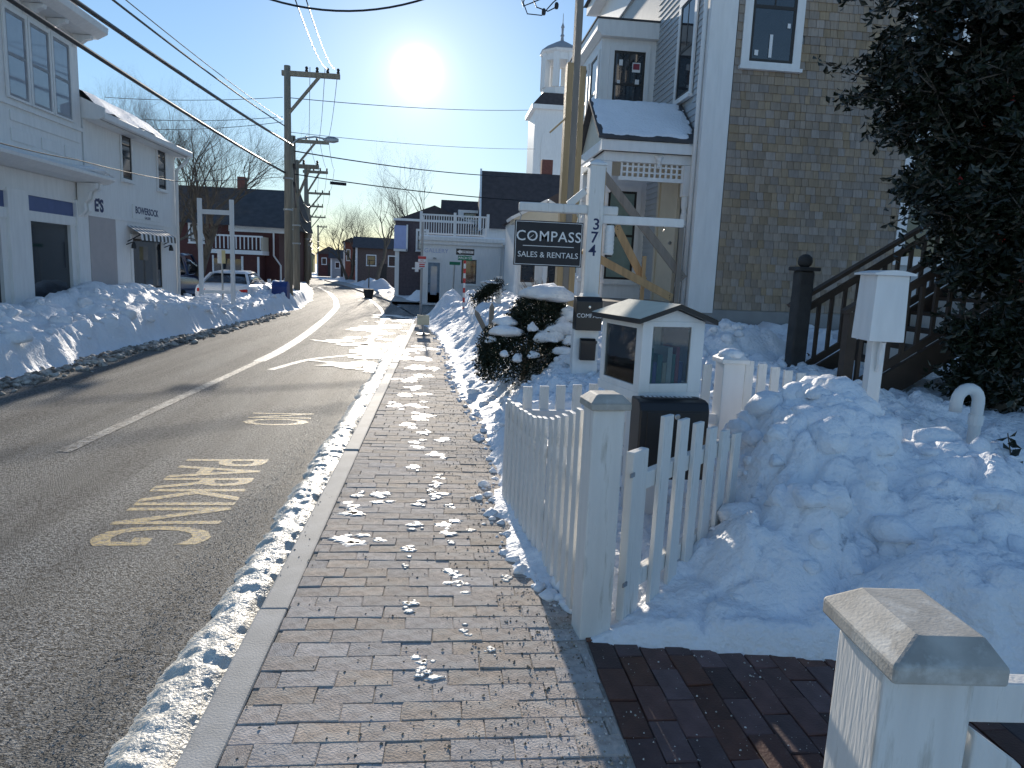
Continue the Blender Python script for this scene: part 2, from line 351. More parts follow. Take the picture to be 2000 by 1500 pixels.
def grid_mesh(name, xs, ys, zfun, m, keep=None, smooth=True):
    X, Y = np.meshgrid(xs, ys); Z = zfun(X, Y)
    nx, ny = len(xs), len(ys)
    v = np.stack([X.ravel(), Y.ravel(), Z.ravel()], 1)
    i = np.arange(nx*ny).reshape(ny, nx)
    f = np.stack([i[:-1, :-1].ravel(), i[:-1, 1:].ravel(), i[1:, 1:].ravel(), i[1:, :-1].ravel()], 1)
    if keep is not None:
        k = keep(X, Y, Z).ravel(); f = f[k[f].any(1)]
    used = np.unique(f); mp = -np.ones(len(v), int); mp[used] = np.arange(len(used)); v = v[used]; f = mp[f]
    me = bpy.data.meshes.new(name)
    me.vertices.add(len(v)); me.vertices.foreach_set('co', v.astype(np.float32).ravel())
    me.loops.add(f.size); me.loops.foreach_set('vertex_index', f.astype(np.int32).ravel())
    me.polygons.add(len(f)); me.polygons.foreach_set('loop_start', np.arange(0, f.size, 4, dtype=np.int32))
    me.update(calc_edges=True); me.validate()
    me.materials.append(m)
    if smooth: me.polygons.foreach_set('use_smooth', [True]*len(me.polygons))
    return me
# ================================================================== the setting
def interp(pts, t):
    a = np.array(pts); return np.interp(t, a[:, 0], a[:, 1])
ZR = -0.10                                                            # road level; pavement brick tops are z = 0
ROAD_L = [(-6, -5.1), (8, -5.1), (12, -5.3), (16, -5.05), (20, -4.95), (26, -4.9), (31, -5.4), (42, -7.2), (50, -8.9), (64, -12.6), (85, -18.5), (120, -29)]
ROAD_R = [(-6, -0.76), (23.5, -0.76), (33, -2.3), (48.5, -5.8), (64, -9.6), (85, -14.8), (120, -24)]
def yardbase(x, y):
    return np.where(x > 0.7, sstep(4.6, 9.0, y)*0.22, 0.0)
# ground to the horizon
g = grid_mesh('ground', np.linspace(-900, 900, 61), np.linspace(-200, 1600, 61), lambda X, Y: X*0-0.22, M_snow)
struct(put('ground', g))
ys = np.concatenate([np.linspace(-6, 33, 40), np.linspace(34, 120, 60)])
b = MB()
for y0, y1 in zip(ys[:-1], ys[1:]):
    b.quad((interp(ROAD_L, y0)-0.6, y0, ZR), (interp(ROAD_R, y0), y0, ZR), (interp(ROAD_R, y1), y1, ZR), (interp(ROAD_L, y1)-0.6, y1, ZR))
b.quad((-0.76, 23.6, ZR-0.004), (14, 25.0, ZR-0.004), (14, 31.0, ZR-0.004), (-1.9, 31.6, ZR-0.004))   # the side street
struct(b.build('road', M_road))

# painted lines and lettering on the road
def ribbon(name, pts, w, m, z, n=40):
    P = np.array(pts, float); t = np.linspace(0, 1, len(P)); tt = np.linspace(0, 1, n)
    # smooth through the points
    X = np.interp(tt, t, P[:, 0]); Y = np.interp(tt, t, P[:, 1])
    for _ in range(3):
        X[1:-1] = (X[:-2]+2*X[1:-1]+X[2:])/4; Y[1:-1] = (Y[:-2]+2*Y[1:-1]+Y[2:])/4
    b = MB(); L = []
    for i in range(n):
        d = Vector((X[min(i+1, n-1)]-X[max(i-1, 0)], Y[min(i+1, n-1)]-Y[max(i-1, 0)], 0)).normalized(); q = Vector((-d.y, d.x, 0))*w/2
        p = Vector((X[i], Y[i], z)); L.append((p-q, p+q))
    for i in range(n-1): b.quad(L[i][0], L[i+1][0], L[i+1][1], L[i][1])
    return struct(b.build(name, m))
ribbon('lane_line', [(-2.91, 11.8), (-2.89, 13), (-2.95, 15), (-3.1, 17.7), (-3.4, 22), (-3.9, 27.6), (-4.8, 33.5), (-6.2, 41), (-8.3, 50)], 0.20, M_linewhite, ZR+0.004, 80)
ribbon('lane_line', [(-3.05, 6.0), (-2.91, 11.8)], 0.12, paint_material('ghost_white_line', (0.4, 0.39, 0.36), 0.42), ZR+0.004, 20)
ribbon('edge_line', [(-1.5, 15.5), (-1.6, 19), (-1.75, 23), (-2.3, 28), (-3.4, 35), (-4.8, 42)], 0.12, M_linewhite, ZR+0.004, 40)
ribbon('stop_line', [(-2.7, 15.4), (-1.7, 14.6), (-0.9, 14.3)], 0.13, M_linewhite, ZR+0.008, 12)
ribbon('bay_line', [(-2.52, 10.9), (-2.2, 12.3), (-1.2, 13.4)], 0.12, M_linewhite, ZR+0.004, 14)
ribbon('bay_line', [(-2.2, 12.1), (-1.7, 11.9), (-0.98, 11.8)], 0.10, M_linewhite, ZR+0.008, 14)
w = put('road_lettering', text_mesh('PARKING', 0.90, M_lineyellow, extrude=0.0, bold=0.012, space=0.95), loc=(-1.70, 4.93, ZR+0.0015), rot=(0, 0, R(-88)), scale=(0.52, 1.0, 1)); struct(w)
w = put('road_lettering', text_mesh('NO', 0.90, M_lineyellow, extrude=0.0, bold=0.012, space=0.95), loc=(-1.68, 7.45, ZR+0.0015), rot=(0, 0, R(-88)), scale=(0.45, 1.0, 1)); struct(w)

# kerb: long concrete pieces
kerb = struct(B(-0.745, -0.645, -2, 24, -0.2, -0.035).build('kerb', M_sand))
for i, (y0, y1) in enumerate(zip([-2.5, 0.22, 3.03, 5.82, 8.6, 11.4, 14.2, 17.0, 19.8], [0.22, 3.03, 5.82, 8.6, 11.4, 14.2, 17.0, 19.8, 22.6])):
    dz = [0, 0.004, -0.004, 0.006, 0, 0.003, -0.01, -0.02, -0.04][i]
    o = B(-0.762, -0.638, y0+0.006, y1-0.006, -0.2, 0.004+dz).build('kerb_stone', M_conc, kerb, bevel=0.012)

# brick pavement
def brick_mesh(name, m, L=0.2055, Wd=0.1020, jit=0.0028):
    h = 0.05; c = 0.003; vs = []
    for (dx, dy, z) in ((0, 0, -h), (0, 0, -c), (c, c, 0.0)):
        for sx, sy in ((-1, -1), (1, -1), (1, 1), (-1, 1)):
            vs.append((sx*(L/2-dx)+random.uniform(-jit, jit), sy*(Wd/2-dy)+random.uniform(-jit, jit), z+(random.uniform(-jit, jit)*0.6 if z == 0 else 0)))
    fs = [(8, 9, 10, 11)]
    for k in range(2):
        for i in range(4): fs.append((k*4+i, k*4+(i+1) % 4, k*4+4+(i+1) % 4, k*4+4+i))
    return MB().add(vs, fs).mesh(name, m)
BR = [brick_mesh('brick', M_brick) for _ in range(8)]
BRD = [brick_mesh('brick', M_brickred) for _ in range(8)]
X0, X1 = -0.634, 0.64
walk = struct(MB().quad((X0, 0.2, -0.006), (X1+0.05, 0.2, -0.006), (X1+0.05, 23, -0.006), (X0, 23, -0.006)).build('pavement', M_sand))
far = MB(); row = 0; y = 0.4
nb = 0
while y < 15.8:
    near = 1.72 < y < 6.42
    off = (0.0 if row % 2 else -0.104) + random.uniform(-0.03, 0.03)
    x = X0+off
    while x < X1:
        a, c = max(x, X0), min(x+0.2, X1)
        if c-a > 0.035:
            cx, cy = (a+c)/2, y+random.uniform(-.0035, .0035)
            z = random.uniform(-0.0025, 0.0025); cy += 0.003*math.sin(cx*2.3+row*.13)+0.0012*math.sin(cx*6+row*.31)
            if near:
                put('brick', random.choice(BR), walk, loc=(cx, cy, z), rot=(random.uniform(-.012, .012), random.uniform(-.008, .008), random.uniform(-.014, .014)+(math.pi if random.random() < .5 else 0)), scale=((c-a)/0.2, 1, 1)); nb += 1
            else:
                far.box(a+0.001, c-0.001, cy-0.0505, cy+0.0505, -0.04, z, rnd=random.random())
        x += 0.207
    y += 0.104; row += 1
o = far.build('bricks', M_brick, walk); o['kind'] = 'stuff'

# the dark brick path by the gate
path = struct(MB().quad((0.645, 0.3, -0.012), (2.6, 0.3, -0.012), (2.6, 2.95, -0.012), (0.645, 2.95, -0.012)).build('brick_path', M_mortar))
x = 0.70; colm = 0
while x < 2.15:
    y = 1.05+(0.0 if colm % 2 else 0.104)+random.uniform(-.015, .015)
    while y < 2.86:
        put('brick', random.choice(BRD), path, loc=(x+random.uniform(-.002, .002), y, random.uniform(-.004, .003)), rot=(random.uniform(-.01, .01), random.uniform(-.01, .01), R(90)+random.uniform(-.015, .015)))
        y += 0.209
    x += 0.106; colm += 1

# ------------------------------------------------------------------ snow
EDGE = [(1.0, 2.3), (2.2, 2.2), (2.5, 1.9), (2.72, 0.66), (3.1, 0.60), (3.4, 0.50), (3.8, 0.41), (4.3, 0.36), (4.8, 0.37), (5.4, 0.47), (6.5, 0.42), (7.6, 0.36), (9, 0.22), (12, 0.12), (14, 0.02), (17, -0.15), (20, -0.55), (22.5, -0.75), (23.6, 0.3), (25, 1.6)]
def gauss(x, y, cx, cy, rx, ry, h, p=2.0):
    return h*np.exp(-((np.abs(x-cx)/rx)**p + (np.abs(y-cy)/ry)**p))
def hR(x, y):
    e = interp(EDGE, y)
    d = x-e+0.10*fbm(x*2.4, y*2.0, 3)+0.07*fbm(x*7, y*7, 5)
    lev = 0.12 + 0.33*sstep(4.3, 5.6, y) + 0.12*sstep(8.2, 10, y)
    lev = lev + yardbase(x, y)
    # pile beside the gate
    lev = np.maximum(lev, gauss(x, y, 2.25, 3.85, 0.62, 0.75, 0.93, 2.2))
    lev = np.maximum(lev, gauss(x, y, 2.75, 3.45, 0.75, 0.75, 0.72, 2.4))
    lev = np.maximum(lev, gauss(x, y, 3.6, 3.2, 1.0, 0.9, 0.48, 2.4))
    lev = np.maximum(lev, gauss(x, y, 1.75, 3.2, 0.45, 0.45, 0.48, 2.4))
    lev = np.maximum(lev, gauss(x, y, 2.3, 2.6, 0.7, 0.45, 0.40, 2.6))
    # heap against the foundation, pile at the street corner
    lev = np.maximum(lev, gauss(x, y, 3.6, 8.6, 1.1, 0.9, 1.0, 2.4))
    lev = np.maximum(lev, gauss(x, y, 0.15, 21.4, 0.85, 1.5, 0.85, 2.2))
    lev = np.maximum(lev, gauss(x, y, 0.9, 17.5, 0.9, 2.2, 0.62, 2.2))
    lev = np.maximum(lev, gauss(x, y, 1.0, 12.6, 0.8, 1.3, 0.78, 2.2))
    rise = sstep(0.0, 0.33+0.75*sstep(5.2, 8, y), d)
    f1, f2, c = worley(x*2.6+0.3*fbm(x*3, y*3, 8), y*2.6, 21); ch = (c-0.35)*sstep(0.02, 0.22, f2-f1)
    g1, g2, c2 = worley(x*7+0.4*fbm(x*5, y*5, 9), y*7, 31); ch2 = (c2-0.4)*sstep(0.02, 0.25, g2-g1)
    rough = 0.45+0.55*sstep(0.15, 0.5, lev)
    n = (0.13*ch + 0.055*ch2 + 0.07*fbm(x*1.7, y*1.7, 11, 4) + 0.045*fbm(x*6, y*6, 13, 4) - 0.09*np.exp(-np.abs(fbm(x*2.2, y*2.2, 15, 4))*16) - 0.04*np.exp(-np.abs(fbm(x*5, y*5, 19, 3))*14))*rough
    z = (lev + n)*rise
    return np.where(rise > 0, z, 0) - 0.03*(1-sstep(-0.03, 0.03, d)) - 0.05*(d < -0.02)
def kR(X, Y, Z): return X > interp(EDGE, Y)-0.10
sb = []
sb.append(grid_mesh('snow_yard', np.arange(0.3, 4.6, 0.022), np.arange(1.0, 6.4, 0.022), hR, M_snow, kR))
sb.append(grid_mesh('snow_yard', np.arange(-0.2, 4.6, 0.04), np.arange(6.378, 11.4, 0.04), hR, M_snow, kR))
sb.append(grid_mesh('snow_yard', np.arange(-1.0, 4.06, 0.08), np.arange(11.36, 25.0, 0.08), hR, M_snow, kR))
sb.append(grid_mesh('snow_yard', np.arange(4.57, 12, 0.1), np.arange(1.0, 11.4, 0.1), hR, M_snow))
for m in sb: struct(put('snow_yard', m))

# left bank thrown up by the plough
def hL(x, y):
    e = interp(ROAD_L, y)
    d = e-x+0.16*fbm(x*1.2, y*1.1, 41)+0.09*fbm(x*5, y*5, 43)                                                     # metres into the bank
    top = interp([(-6, .62), (8, .62), (11, .56), (12.5, .62), (14.5, .84), (16.5, .84), (18, .52), (20, .40), (22, .48), (24.5, .66), (27, .64), (30, .6), (36, .5), (60, .5)], y)
    prof = 0.62*sstep(0.16, 0.46, d) + 0.38*sstep(0.6, 1.5, d) + 0.10*sstep(0.0, 0.25, d)
    back = 1-0.75*sstep(1.5, 2.3, d)*(1-0.8*sstep(13, 15, y)*sstep(18, 17, y))
    f1, f2, c = worley(x*2.3, y*2.3, 51); ch = (c-0.4)*sstep(0.02, 0.25, f2-f1)
    g1, g2, c2 = worley(x*6, y*6, 53); ch2 = (c2-0.4)*sstep(0.02, 0.25, g2-g1)
    n = 0.13*ch*sstep(0.3, 0.9, d) + 0.05*ch2 + 0.10*fbm(x*1.3, y*1.3, 55) + 0.03*fbm(x*8, y*8, 57, 3)
    z = ZR-0.03 + (top-ZR)*prof*back + n*sstep(0.05, 0.5, d)
    return z
def kL(X, Y, Z): return X < interp(ROAD_L, Y)+0.16
struct(put('snow_bank', grid_mesh('snow_bank', np.arange(-7.3, -4.4, 0.05), np.arange(5.0, 19.0, 0.05), hL, M_snow, kL)))
struct(put('snow_bank', grid_mesh('snow_bank', np.arange(-7.6, -4.4, 0.09), np.arange(18.95, 31, 0.09), hL, M_snow, kL)))
struct(put('snow_bank', grid_mesh('snow_bank', np.arange(-16, -4.6, 0.2), np.arange(30.9, 60, 0.25), hL, M_snow, kL)))

def lumps(name, fn, n, m, smin, smax, parent=None, flat=0.7):
    b = MB()
    base = bmesh.new(); bmesh.ops.create_icosphere(base, subdivisions=2, radius=1); BV = np.array([v.co for v in base.verts]); BF = [tuple(v.index for v in f.verts) for f in base.faces]; base.free()
    for i in range(n):
        p, k = fn(); s = (smin+(smax-smin)*random.random()**2)*k
        ph = random.random()*50
        f1, f2, c = worley(BV[:, 0]*1.3+ph, BV[:, 1]*1.3+BV[:, 2]*0.9+ph, 3)
        rad = 0.75+0.3*c+0.12*np.sin(BV[:, 0]*5+ph)*np.sin(BV[:, 1]*4+ph)
        U = BV*rad[:, None]
        for _ in range(7):
            nn = np.array([random.gauss(0, 1), random.gauss(0, 1), random.gauss(0, .8)]); nn /= np.linalg.norm(nn); dd = U@nn; U = U-np.maximum(dd-random.uniform(.42, .72), 0)[:, None]*nn
        v = U*1.25*s*np.array([random.uniform(.8, 1.2), random.uniform(.8, 1.2), flat*random.uniform(.7, 1.1)])
        a = random.random()*6.28; ca, sa = math.cos(a), math.sin(a)
        v = np.stack([v[:, 0]*ca-v[:, 1]*sa+p[0], v[:, 0]*sa+v[:, 1]*ca+p[1], v[:, 2]+p[2]], 1)
        b.add(v.tolist(), BF)
    o = b.build(name, m, parent, smooth=True); o['kind'] = 'stuff'; return o
def dirtfn():
    y = random.uniform(7, 27)*0.5+random.uniform(7, 20)*0.5; e = float(interp(ROAD_L, y))
    return (e+random.gauss(.02, .13), y, ZR+0.01), 1.0
lumps('dirty_snow_clods', dirtfn, 1700, M_snowdirt, 0.015, 0.085)
def whitefn():
    y = random.uniform(8, 27); e = float(interp(ROAD_L, y)); x = e-random.uniform(.35, 1.5)
    return (x, y, float(hL(np.array([x]), np.array([y]))[0])), 1.0
lumps('snow_clods', whitefn, 260, M_snow, 0.05, 0.16)
def yardfn():
    while True:
        x = random.uniform(0.2, 4); y = random.uniform(2.8, 10); e = float(interp(EDGE, y))
        if x > e+0.15: break
    return (x, y, float(hR(np.array([x]), np.array([y]))[0])), (1.0 if random.random() < .8 else 1.7)
lumps('snow_clods', yardfn, 700, M_snow, 0.015, 0.075)
def pilefn():
    while True:
        x = random.gauss(2.4, .55); y = random.gauss(3.35, .5)
        if y > 2.75 and x > 1.5: break
    return (x, y, float(hR(np.array([x]), np.array([y]))[0])-0.03), 1.0
lumps('snow_clods', pilefn, 130, M_snow, 0.03, 0.13, flat=0.8)
def ridgefn():
    t = random.random(); x = 1.85+1.5*t+random.gauss(0, .12); y = 4.15-0.75*t+random.gauss(0, .16)
    return (x, y, float(hR(np.array([x]), np.array([y]))[0])-0.02), 1.0
lumps('snow_clods', ridgefn, 60, M_snow, 0.05, 0.15, flat=0.85)
def edgefn():
    y = 3.0+random.random()**1.3*14; e = float(interp(EDGE, y)); x = e+random.gauss(0.02, .06)
    return (x, y, 0.0), 1.0
lumps('snow_clods', edgefn, 380, M_snow, 0.01, 0.05)

# slush in the gutter
def hG(x, y):
    c = -0.88+0.03*fbm(y*1.5, y*0, 61); w = 0.19+0.05*fbm(y*2.5, y*0+5, 63)+0.05*fbm(x*9, y*9, 64)
    f1, f2, cc = worley(x*22+fbm(x*9,y*9,4), y*22+fbm(x*9,y*9,5), 65); ch = (cc-0.2)*sstep(0.0, 0.5, f2-f1)
    k = np.clip(1-np.abs(x-c)/w, 0, 1)
    fade = sstep(17, 13, y)
    return ZR-0.02+(0.075*sstep(0, .8, k) + 0.008*ch*sstep(0.05, .4, k)+0.020*fbm(x*16, y*16, 67, 4)*sstep(0, .5, k))*(0.45+0.55*fade)
struct(put('gutter_slush', grid_mesh('gutter_slush', np.arange(-1.12, -0.755, 0.012), np.arange(1.2, 7, 0.016), hG, M_slush, lambda X, Y, Z: Z > ZR-0.01)))
struct(put('gutter_slush', grid_mesh('gutter_slush', np.arange(-1.12, -0.755, 0.025), np.arange(6.98, 17, 0.04), hG, M_slush, lambda X, Y, Z: Z > ZR-0.01)))

# grit: crumbs of sand and salt on bricks, kerb and gutter
def grit(name, n, fn, smin, smax, m):
    b = MB()
    for i in range(n):
        x, y, z = fn(); s = smin+(smax-smin)*random.random()**3; r = random.random()
        q = [(x+s*random.uniform(.6, 1.2)*math.cos(a), y+s*random.uniform(.6, 1.2)*math.sin(a), z-0.001) for a in (0.3, 1.9, 3.6, 5.0)]
        t = (x+random.uniform(-.3, .3)*s, y+random.uniform(-.3, .3)*s, z+s*random.uniform(.4, .9))
        b.add(q+[t], [(0, 1, 4), (1, 2, 4), (2, 3, 4), (3, 0, 4)], rnd=r)
    o = b.build(name, m); o['kind'] = 'stuff'; return o
def gwalk():
    y = 1.7+7*random.random()**1.8; e = float(interp([(1.7, .64), (2.8, .62), (4.5, .5), (9, .25)], y))
    x = e-abs(random.gauss(0, .30)) if random.random() < .75 else random.uniform(-.75, e)
    return max(x, -.75), y, 0.002
grit('grit', 3800, gwalk, 0.0015, 0.008, M_grit)
def gpath(): return random.uniform(.66, 2.0), random.uniform(1.0, 2.75), 0.002
M_salt = mat('salt_crumb', (0.55, 0.53, 0.48), rough=0.7, bump=0, rnd=0.3)
grit('salt_crumbs', 900, gpath, 0.0012, 0.006, M_salt)
grit('salt_crumbs', 2600, lambda: (float(interp([(1.7, .64), (2.8, .62), (4.5, .5), (9, .25)], (yy := 1.7+6*random.random()**1.6)))-abs(random.gauss(0, .12)), yy, 0.002), 0.001, 0.006, M_salt)
M_gravel = mat('gutter_gravel', (0.26, 0.24, 0.21), rough=0.4, bump=0, rnd=0.6, spec=0.6)
grit('gutter_gravel', 14000, lambda: (-1.17+random.gauss(0, .10), 1.3+9*random.random()**1.6, ZR), 0.0015, 0.006, M_gravel)

# thin trodden ice patches on the bricks and the road
def patches(name, spots, z, m):
    b = MB()
    for (x, y, r, asp) in spots:
        n = 22; ph = random.random()*30
        ring = []
        for k in range(n):
            a = 2*math.pi*k/n; rr = r*(0.55+0.65*random.random())
            ring.append((x+rr*asp*math.cos(a), y+rr*math.sin(a), z-0.0035))
        inner = [(x+(p[0]-x)*.6, y+(p[1]-y)*.6, z) for p in ring]
        b.add(ring+inner, [(k, (k+1) % n, n+(k+1) % n, n+k) for k in range(n)]+[tuple(range(n, 2*n))])
    o = b.build(name, m); o['kind'] = 'stuff'; return o
IP = [(690, 1058, 26), (742, 1055, 12), (800, 1075, 14), (690, 995, 22), (745, 972, 22), (850, 950, 14), (858, 968, 14), (818, 985, 12), (812, 1028, 14), (862, 1028, 22), (915, 1035, 12), (885, 1120, 14), (905, 1140, 16), (803, 1178, 14), (830, 1290, 20), (823, 1315, 12), (910, 1232, 12), (960, 1268, 10), (985, 1130, 10), (795, 1105, 6),
      (800, 835, 18), (830, 845, 14), (850, 890, 16), (810, 870, 20), (808, 915, 14), (770, 790, 14), (800, 790, 22), (835, 812, 18), (860, 860, 14), (792, 772, 16), (825, 770, 12), (806, 758, 16), (830, 735, 16), (810, 715, 22), (825, 700, 20), (800, 740, 18), (845, 720, 14), (790, 700, 14), (805, 685, 22), (830, 680, 18), (860, 930, 10), (840, 960, 8), (700, 970, 12), (880, 1060, 8), (880, 990, 8)]
sp = []
for (px, py, r) in IP:
    p = PZ(px, py, 0.0); dd = math.hypot(p.x, p.y); s = r*dd/FPX
    for k in range(7): sp.append((p.x+random.gauss(0, s*.5), p.y+random.gauss(0, s*1.0), s*random.uniform(.25, .75), random.uniform(.9, 1.7)))
patches('ice_patches', sp, 0.004, M_ice)
sp = []
for i in range(70):
    y = random.uniform(11, 24); sp.append((random.uniform(-2.2, -0.3) if y > 15 else random.uniform(-1.6, -0.9), y, random.uniform(.06, .35), random.uniform(.6, 2.0)))
patches('road_ice', sp, ZR+0.012, M_ice)
# ================================================================== things in the foreground, right of the pavement
def cap_mesh(b, x, y, z, w, h1=0.03, h2=0.032, d=None):
    d = d or w
    b.box(x-w/2, x+w/2, y-d/2, y+d/2, z, z+h1)
    k = 0.60
    b.add([(x-w/2, y-d/2, z+h1), (x+w/2, y-d/2, z+h1), (x+w/2, y+d/2, z+h1), (x-w/2, y+d/2, z+h1),
           (x-w/2*k, y-d/2*k, z+h1+h2), (x+w/2*k, y-d/2*k, z+h1+h2), (x+w/2*k, y+d/2*k, z+h1+h2), (x-w/2*k, y+d/2*k, z+h1+h2)],
          [(4, 5, 6, 7), (0, 1, 5, 4), (1, 2, 6, 5), (2, 3, 7, 6), (3, 0, 4, 7)])
PICK = B(-0.031, 0.031, -0.010, 0.010, 0, 1).mesh('picket', M_whiteold)
PICKW = B(-0.045, 0.045, -0.011, 0.011, 0, 1).mesh('picket', M_whiteold)
def picket(parent, x, y, z0, z1, rz=0.0, me=PICK, lean=0.0):
    return put('picket', me, parent, loc=(x, y, z0), rot=(0, lean, rz), scale=(1, 1, z1-z0), bevel=0.003)

# fence along the pavement
fp = Vector((0.685, 2.82)); fe = Vector((0.50, 4.58)); dv = (fe-fp); L = dv.length; ang = math.atan2(dv.y, dv.x)
fe_t = thing('picket_fence', 'white picket fence with a dipping top edge running along the brick pavement', 'fence', (fp.x, fp.y, 0), ang-math.pi/2)
# local: y runs along the fence, -x faces the street
b = MB(); b.box(-0.07, 0.065, -0.065, 0.065, -0.15, 0.985); b.build('post', M_whiteold, fe_t, bevel=0.006)
b = MB(); cap_mesh(b, 0, 0, 0.985, 0.17); b.build('post_cap', M_capgrey, fe_t, bevel=0.006)
for i in range(14):
    t = 0.17+i*0.118; ztop = float(np.interp(t, [0.1, 0.35, 0.65, 1.0, 1.4, 1.8], [0.965, 0.885, 0.80, 0.735, 0.705, 0.70]))
    picket(fe_t, -0.045+random.uniform(-.004, .004), t, 0.03, ztop, R(90)+random.uniform(-.03, .03), lean=random.uniform(-.008, .008))
for z in (0.22, 0.56): B(-0.03, 0.01, 0.08, L-0.02, z, z+0.07).build('rail', M_white, fe_t, bevel=0.004)
B(-0.05, 0.05, L-0.06, L+0.04, -0.1, 0.66).build('end_post', M_white, fe_t, bevel=0.005)

# gate standing open
ga = math.atan2(3.70-2.78, 1.72-0.83)
gt = thing('garden_gate', 'white picket gate standing open into the snow beside the mailbox', 'gate', (0.80, 2.80, 0), ga)
B(0.0, 0.13, -0.02, 0.02, 0.05, 0.80).build('stile', M_whiteold, gt, bevel=0.005)
for i, zt in enumerate([0.93, 0.89, 0.85, 0.80, 0.76, 0.72]):
    picket(gt, 0.235+i*0.172, -0.035, 0.07, zt, 0, PICKW, lean=R(1.0))
for z in (0.18, 0.62): B(0.12, 1.20, -0.022, 0.018, z, z+0.075).build('rail', M_whiteold, gt, bevel=0.004)
for z in (0.22, 0.70): B(-0.03, 0.006, -0.026, -0.021, z, z+0.018).build('hinge', M_metal, gt)

# back fence of the little yard
bf = thing('picket_fence', 'white picket fence across the back of the snowy yard with a capped post', 'fence', (1.98, 4.64, 0))
b = MB(); b.box(-0.075, 0.075, -0.075, 0.075, 0.05, 0.97); b.build('post', M_white, bf, bevel=0.005)
b = MB(); cap_mesh(b, 0, 0, 0.97, 0.19, 0.03, 0.03); b.build('post_cap', M_white, bf, bevel=0.005)
b = MB(); b.lathe((0, 0, 1.01), [(0.09, 0), (0.08, .03), (0.05, .05), (0.01, .058)], 12); o = b.build('snow_cap', M_snow, bf, smooth=True)
for i in range(12):
    x = -1.38+i*0.112; picket(bf, x, 0.03, 0.10, float(np.interp(x, [-1.4, -.8, -.2], [.76, .80, .95])))
for i in range(9):
    x = 0.15+i*0.095; picket(bf, x, 0.03, 0.15, float(np.interp(x, [0.1, .4, .95], [.99, .93, .84])), me=PICK)
for z, dz in ((0.30, 0), (0.54, 0)):
    B(-1.40, -0.07, -0.02, 0.02, z, z+0.07).build('rail', M_white, bf, bevel=0.004); B(0.07, 0.93, -0.02, 0.02, z, z+0.07).build('rail', M_white, bf, bevel=0.004)
b = MB(); b.bar((0.08, 0, .625), (.93, 0, .625), 0.045, 0.03); b.build('rail_snow', M_snow, bf, bevel=0.01)

# tall white box on a post at the end of that fence
wb = thing('post_box', 'tall white wooden box with a lid on a white post by the brown stairs', 'post box', (2.99, 4.60, 0), R(-8))
B(-0.045, 0.045, -0.045, 0.045, 0.2, 1.18).build('post', M_white, wb, bevel=0.005)
b = MB(); b.add([(-0.115, -0.14, 1.16), (0.115, -0.14, 1.16), (0.115, 0.14, 1.16), (-0.115, 0.14, 1.16), (-0.105, -0.13, 1.60), (0.105, -0.13, 1.60), (0.105, 0.13, 1.60), (-0.105, 0.13, 1.60)],
    [(0, 3, 2, 1), (4, 5, 6, 7), (0, 1, 5, 4), (1, 2, 6, 5), (2, 3, 7, 6), (3, 0, 4, 7)]); b.build('box', M_white, wb, bevel=0.004)
b = MB(); n = 8; pr = [(-0.135, 1.60)]+[(-0.135+0.27*k/n, 1.612+0.022*math.sin(math.pi*k/n)) for k in range(n+1)]+[(0.135, 1.60)]; b.prism(pr, 'y', -0.16, 0.16); b.build('lid', M_white, wb)
b = MB(); b.tube([(0, -0.05, 0.95), (0, -0.075, 1.0), (0, -0.07, 1.07), (0, -0.10, 1.155)], [0.012, 0.016, 0.018, 0.02], 6); b.build('bracket', M_white, wb)

# little lending library with its letterbox
lb = thing('lending_library', 'little white house-shaped book box with glass sides and pale cream roof', 'book box', (1.285, 3.80, 0), R(13))
w2, d = 0.195, 0.52; z0, z1, zr = 0.84, 1.285, 1.352
b = MB(); b.box(-0.09, 0.09, 0.14, 0.32, 0.0, 0.84); b.build('post', M_white, lb, bevel=0.005)
b = MB(); b.box(-w2, w2, 0, d, z0, z0+0.05); b.build('floor_board', M_white, lb, bevel=0.004)
# gable front as a frame round the door, back, right side, left window frame
fr = MB()
fr.box(-w2, -w2+0.065, 0, 0.022, z0+0.05, z1); fr.box(w2-0.085, w2, 0, 0.022, z0+0.05, z1); fr.box(-w2+0.065, w2-0.085, 0.001, 0.021, z0+0.05, z0+0.10)
fr.prism([(-w2, z1), (w2, z1), (w2, z1-0.03), (0, z1-0.03), (-w2, z1-0.03)], 'y', 0.0005, 0.0215); fr.prism([(-w2, z1), (w2, z1), (0, zr)], 'y', 0, 0.022)
fr.build('front_frame', M_white, lb, bevel=0.003)
b = MB(); b.box(-w2+.02, -w2+.06, d-0.02, d, z0+0.05, z1); b.box(w2-.06, w2-.02, d-0.02, d, z0+0.05, z1); b.box(-w2+.06, w2-.06, d-.019, d-.001, z0+.05, z0+.09); b.box(-w2+.06, w2-.06, d-.019, d-.001, z1-.04, z1); b.prism([(-w2, z1), (w2, z1), (0, zr)], 'y', d-0.02, d); b.build('back_frame', M_white, lb)
B(-w2+.06, w2-.06, d-.012, d-.008, z0+.09, z1-.04).build('back_pane', M_glass, lb)
b = MB(); b.box(w2-.02, w2, 0.022, 0.07, z0+0.05, z1); b.box(w2-.02, w2, d-0.07, d-0.02, z0+0.05, z1); b.box(w2-.019, w2-.001, 0.07, d-0.07, z1-0.045, z1); b.box(w2-.019, w2-.001, 0.07, d-0.07, z0+0.05, z0+0.085); b.build('side_frame', M_white, lb)
B(w2-.012, w2-.008, 0.07, d-0.07, z0+0.085, z1-0.045).build('side_pane', M_glass, lb)
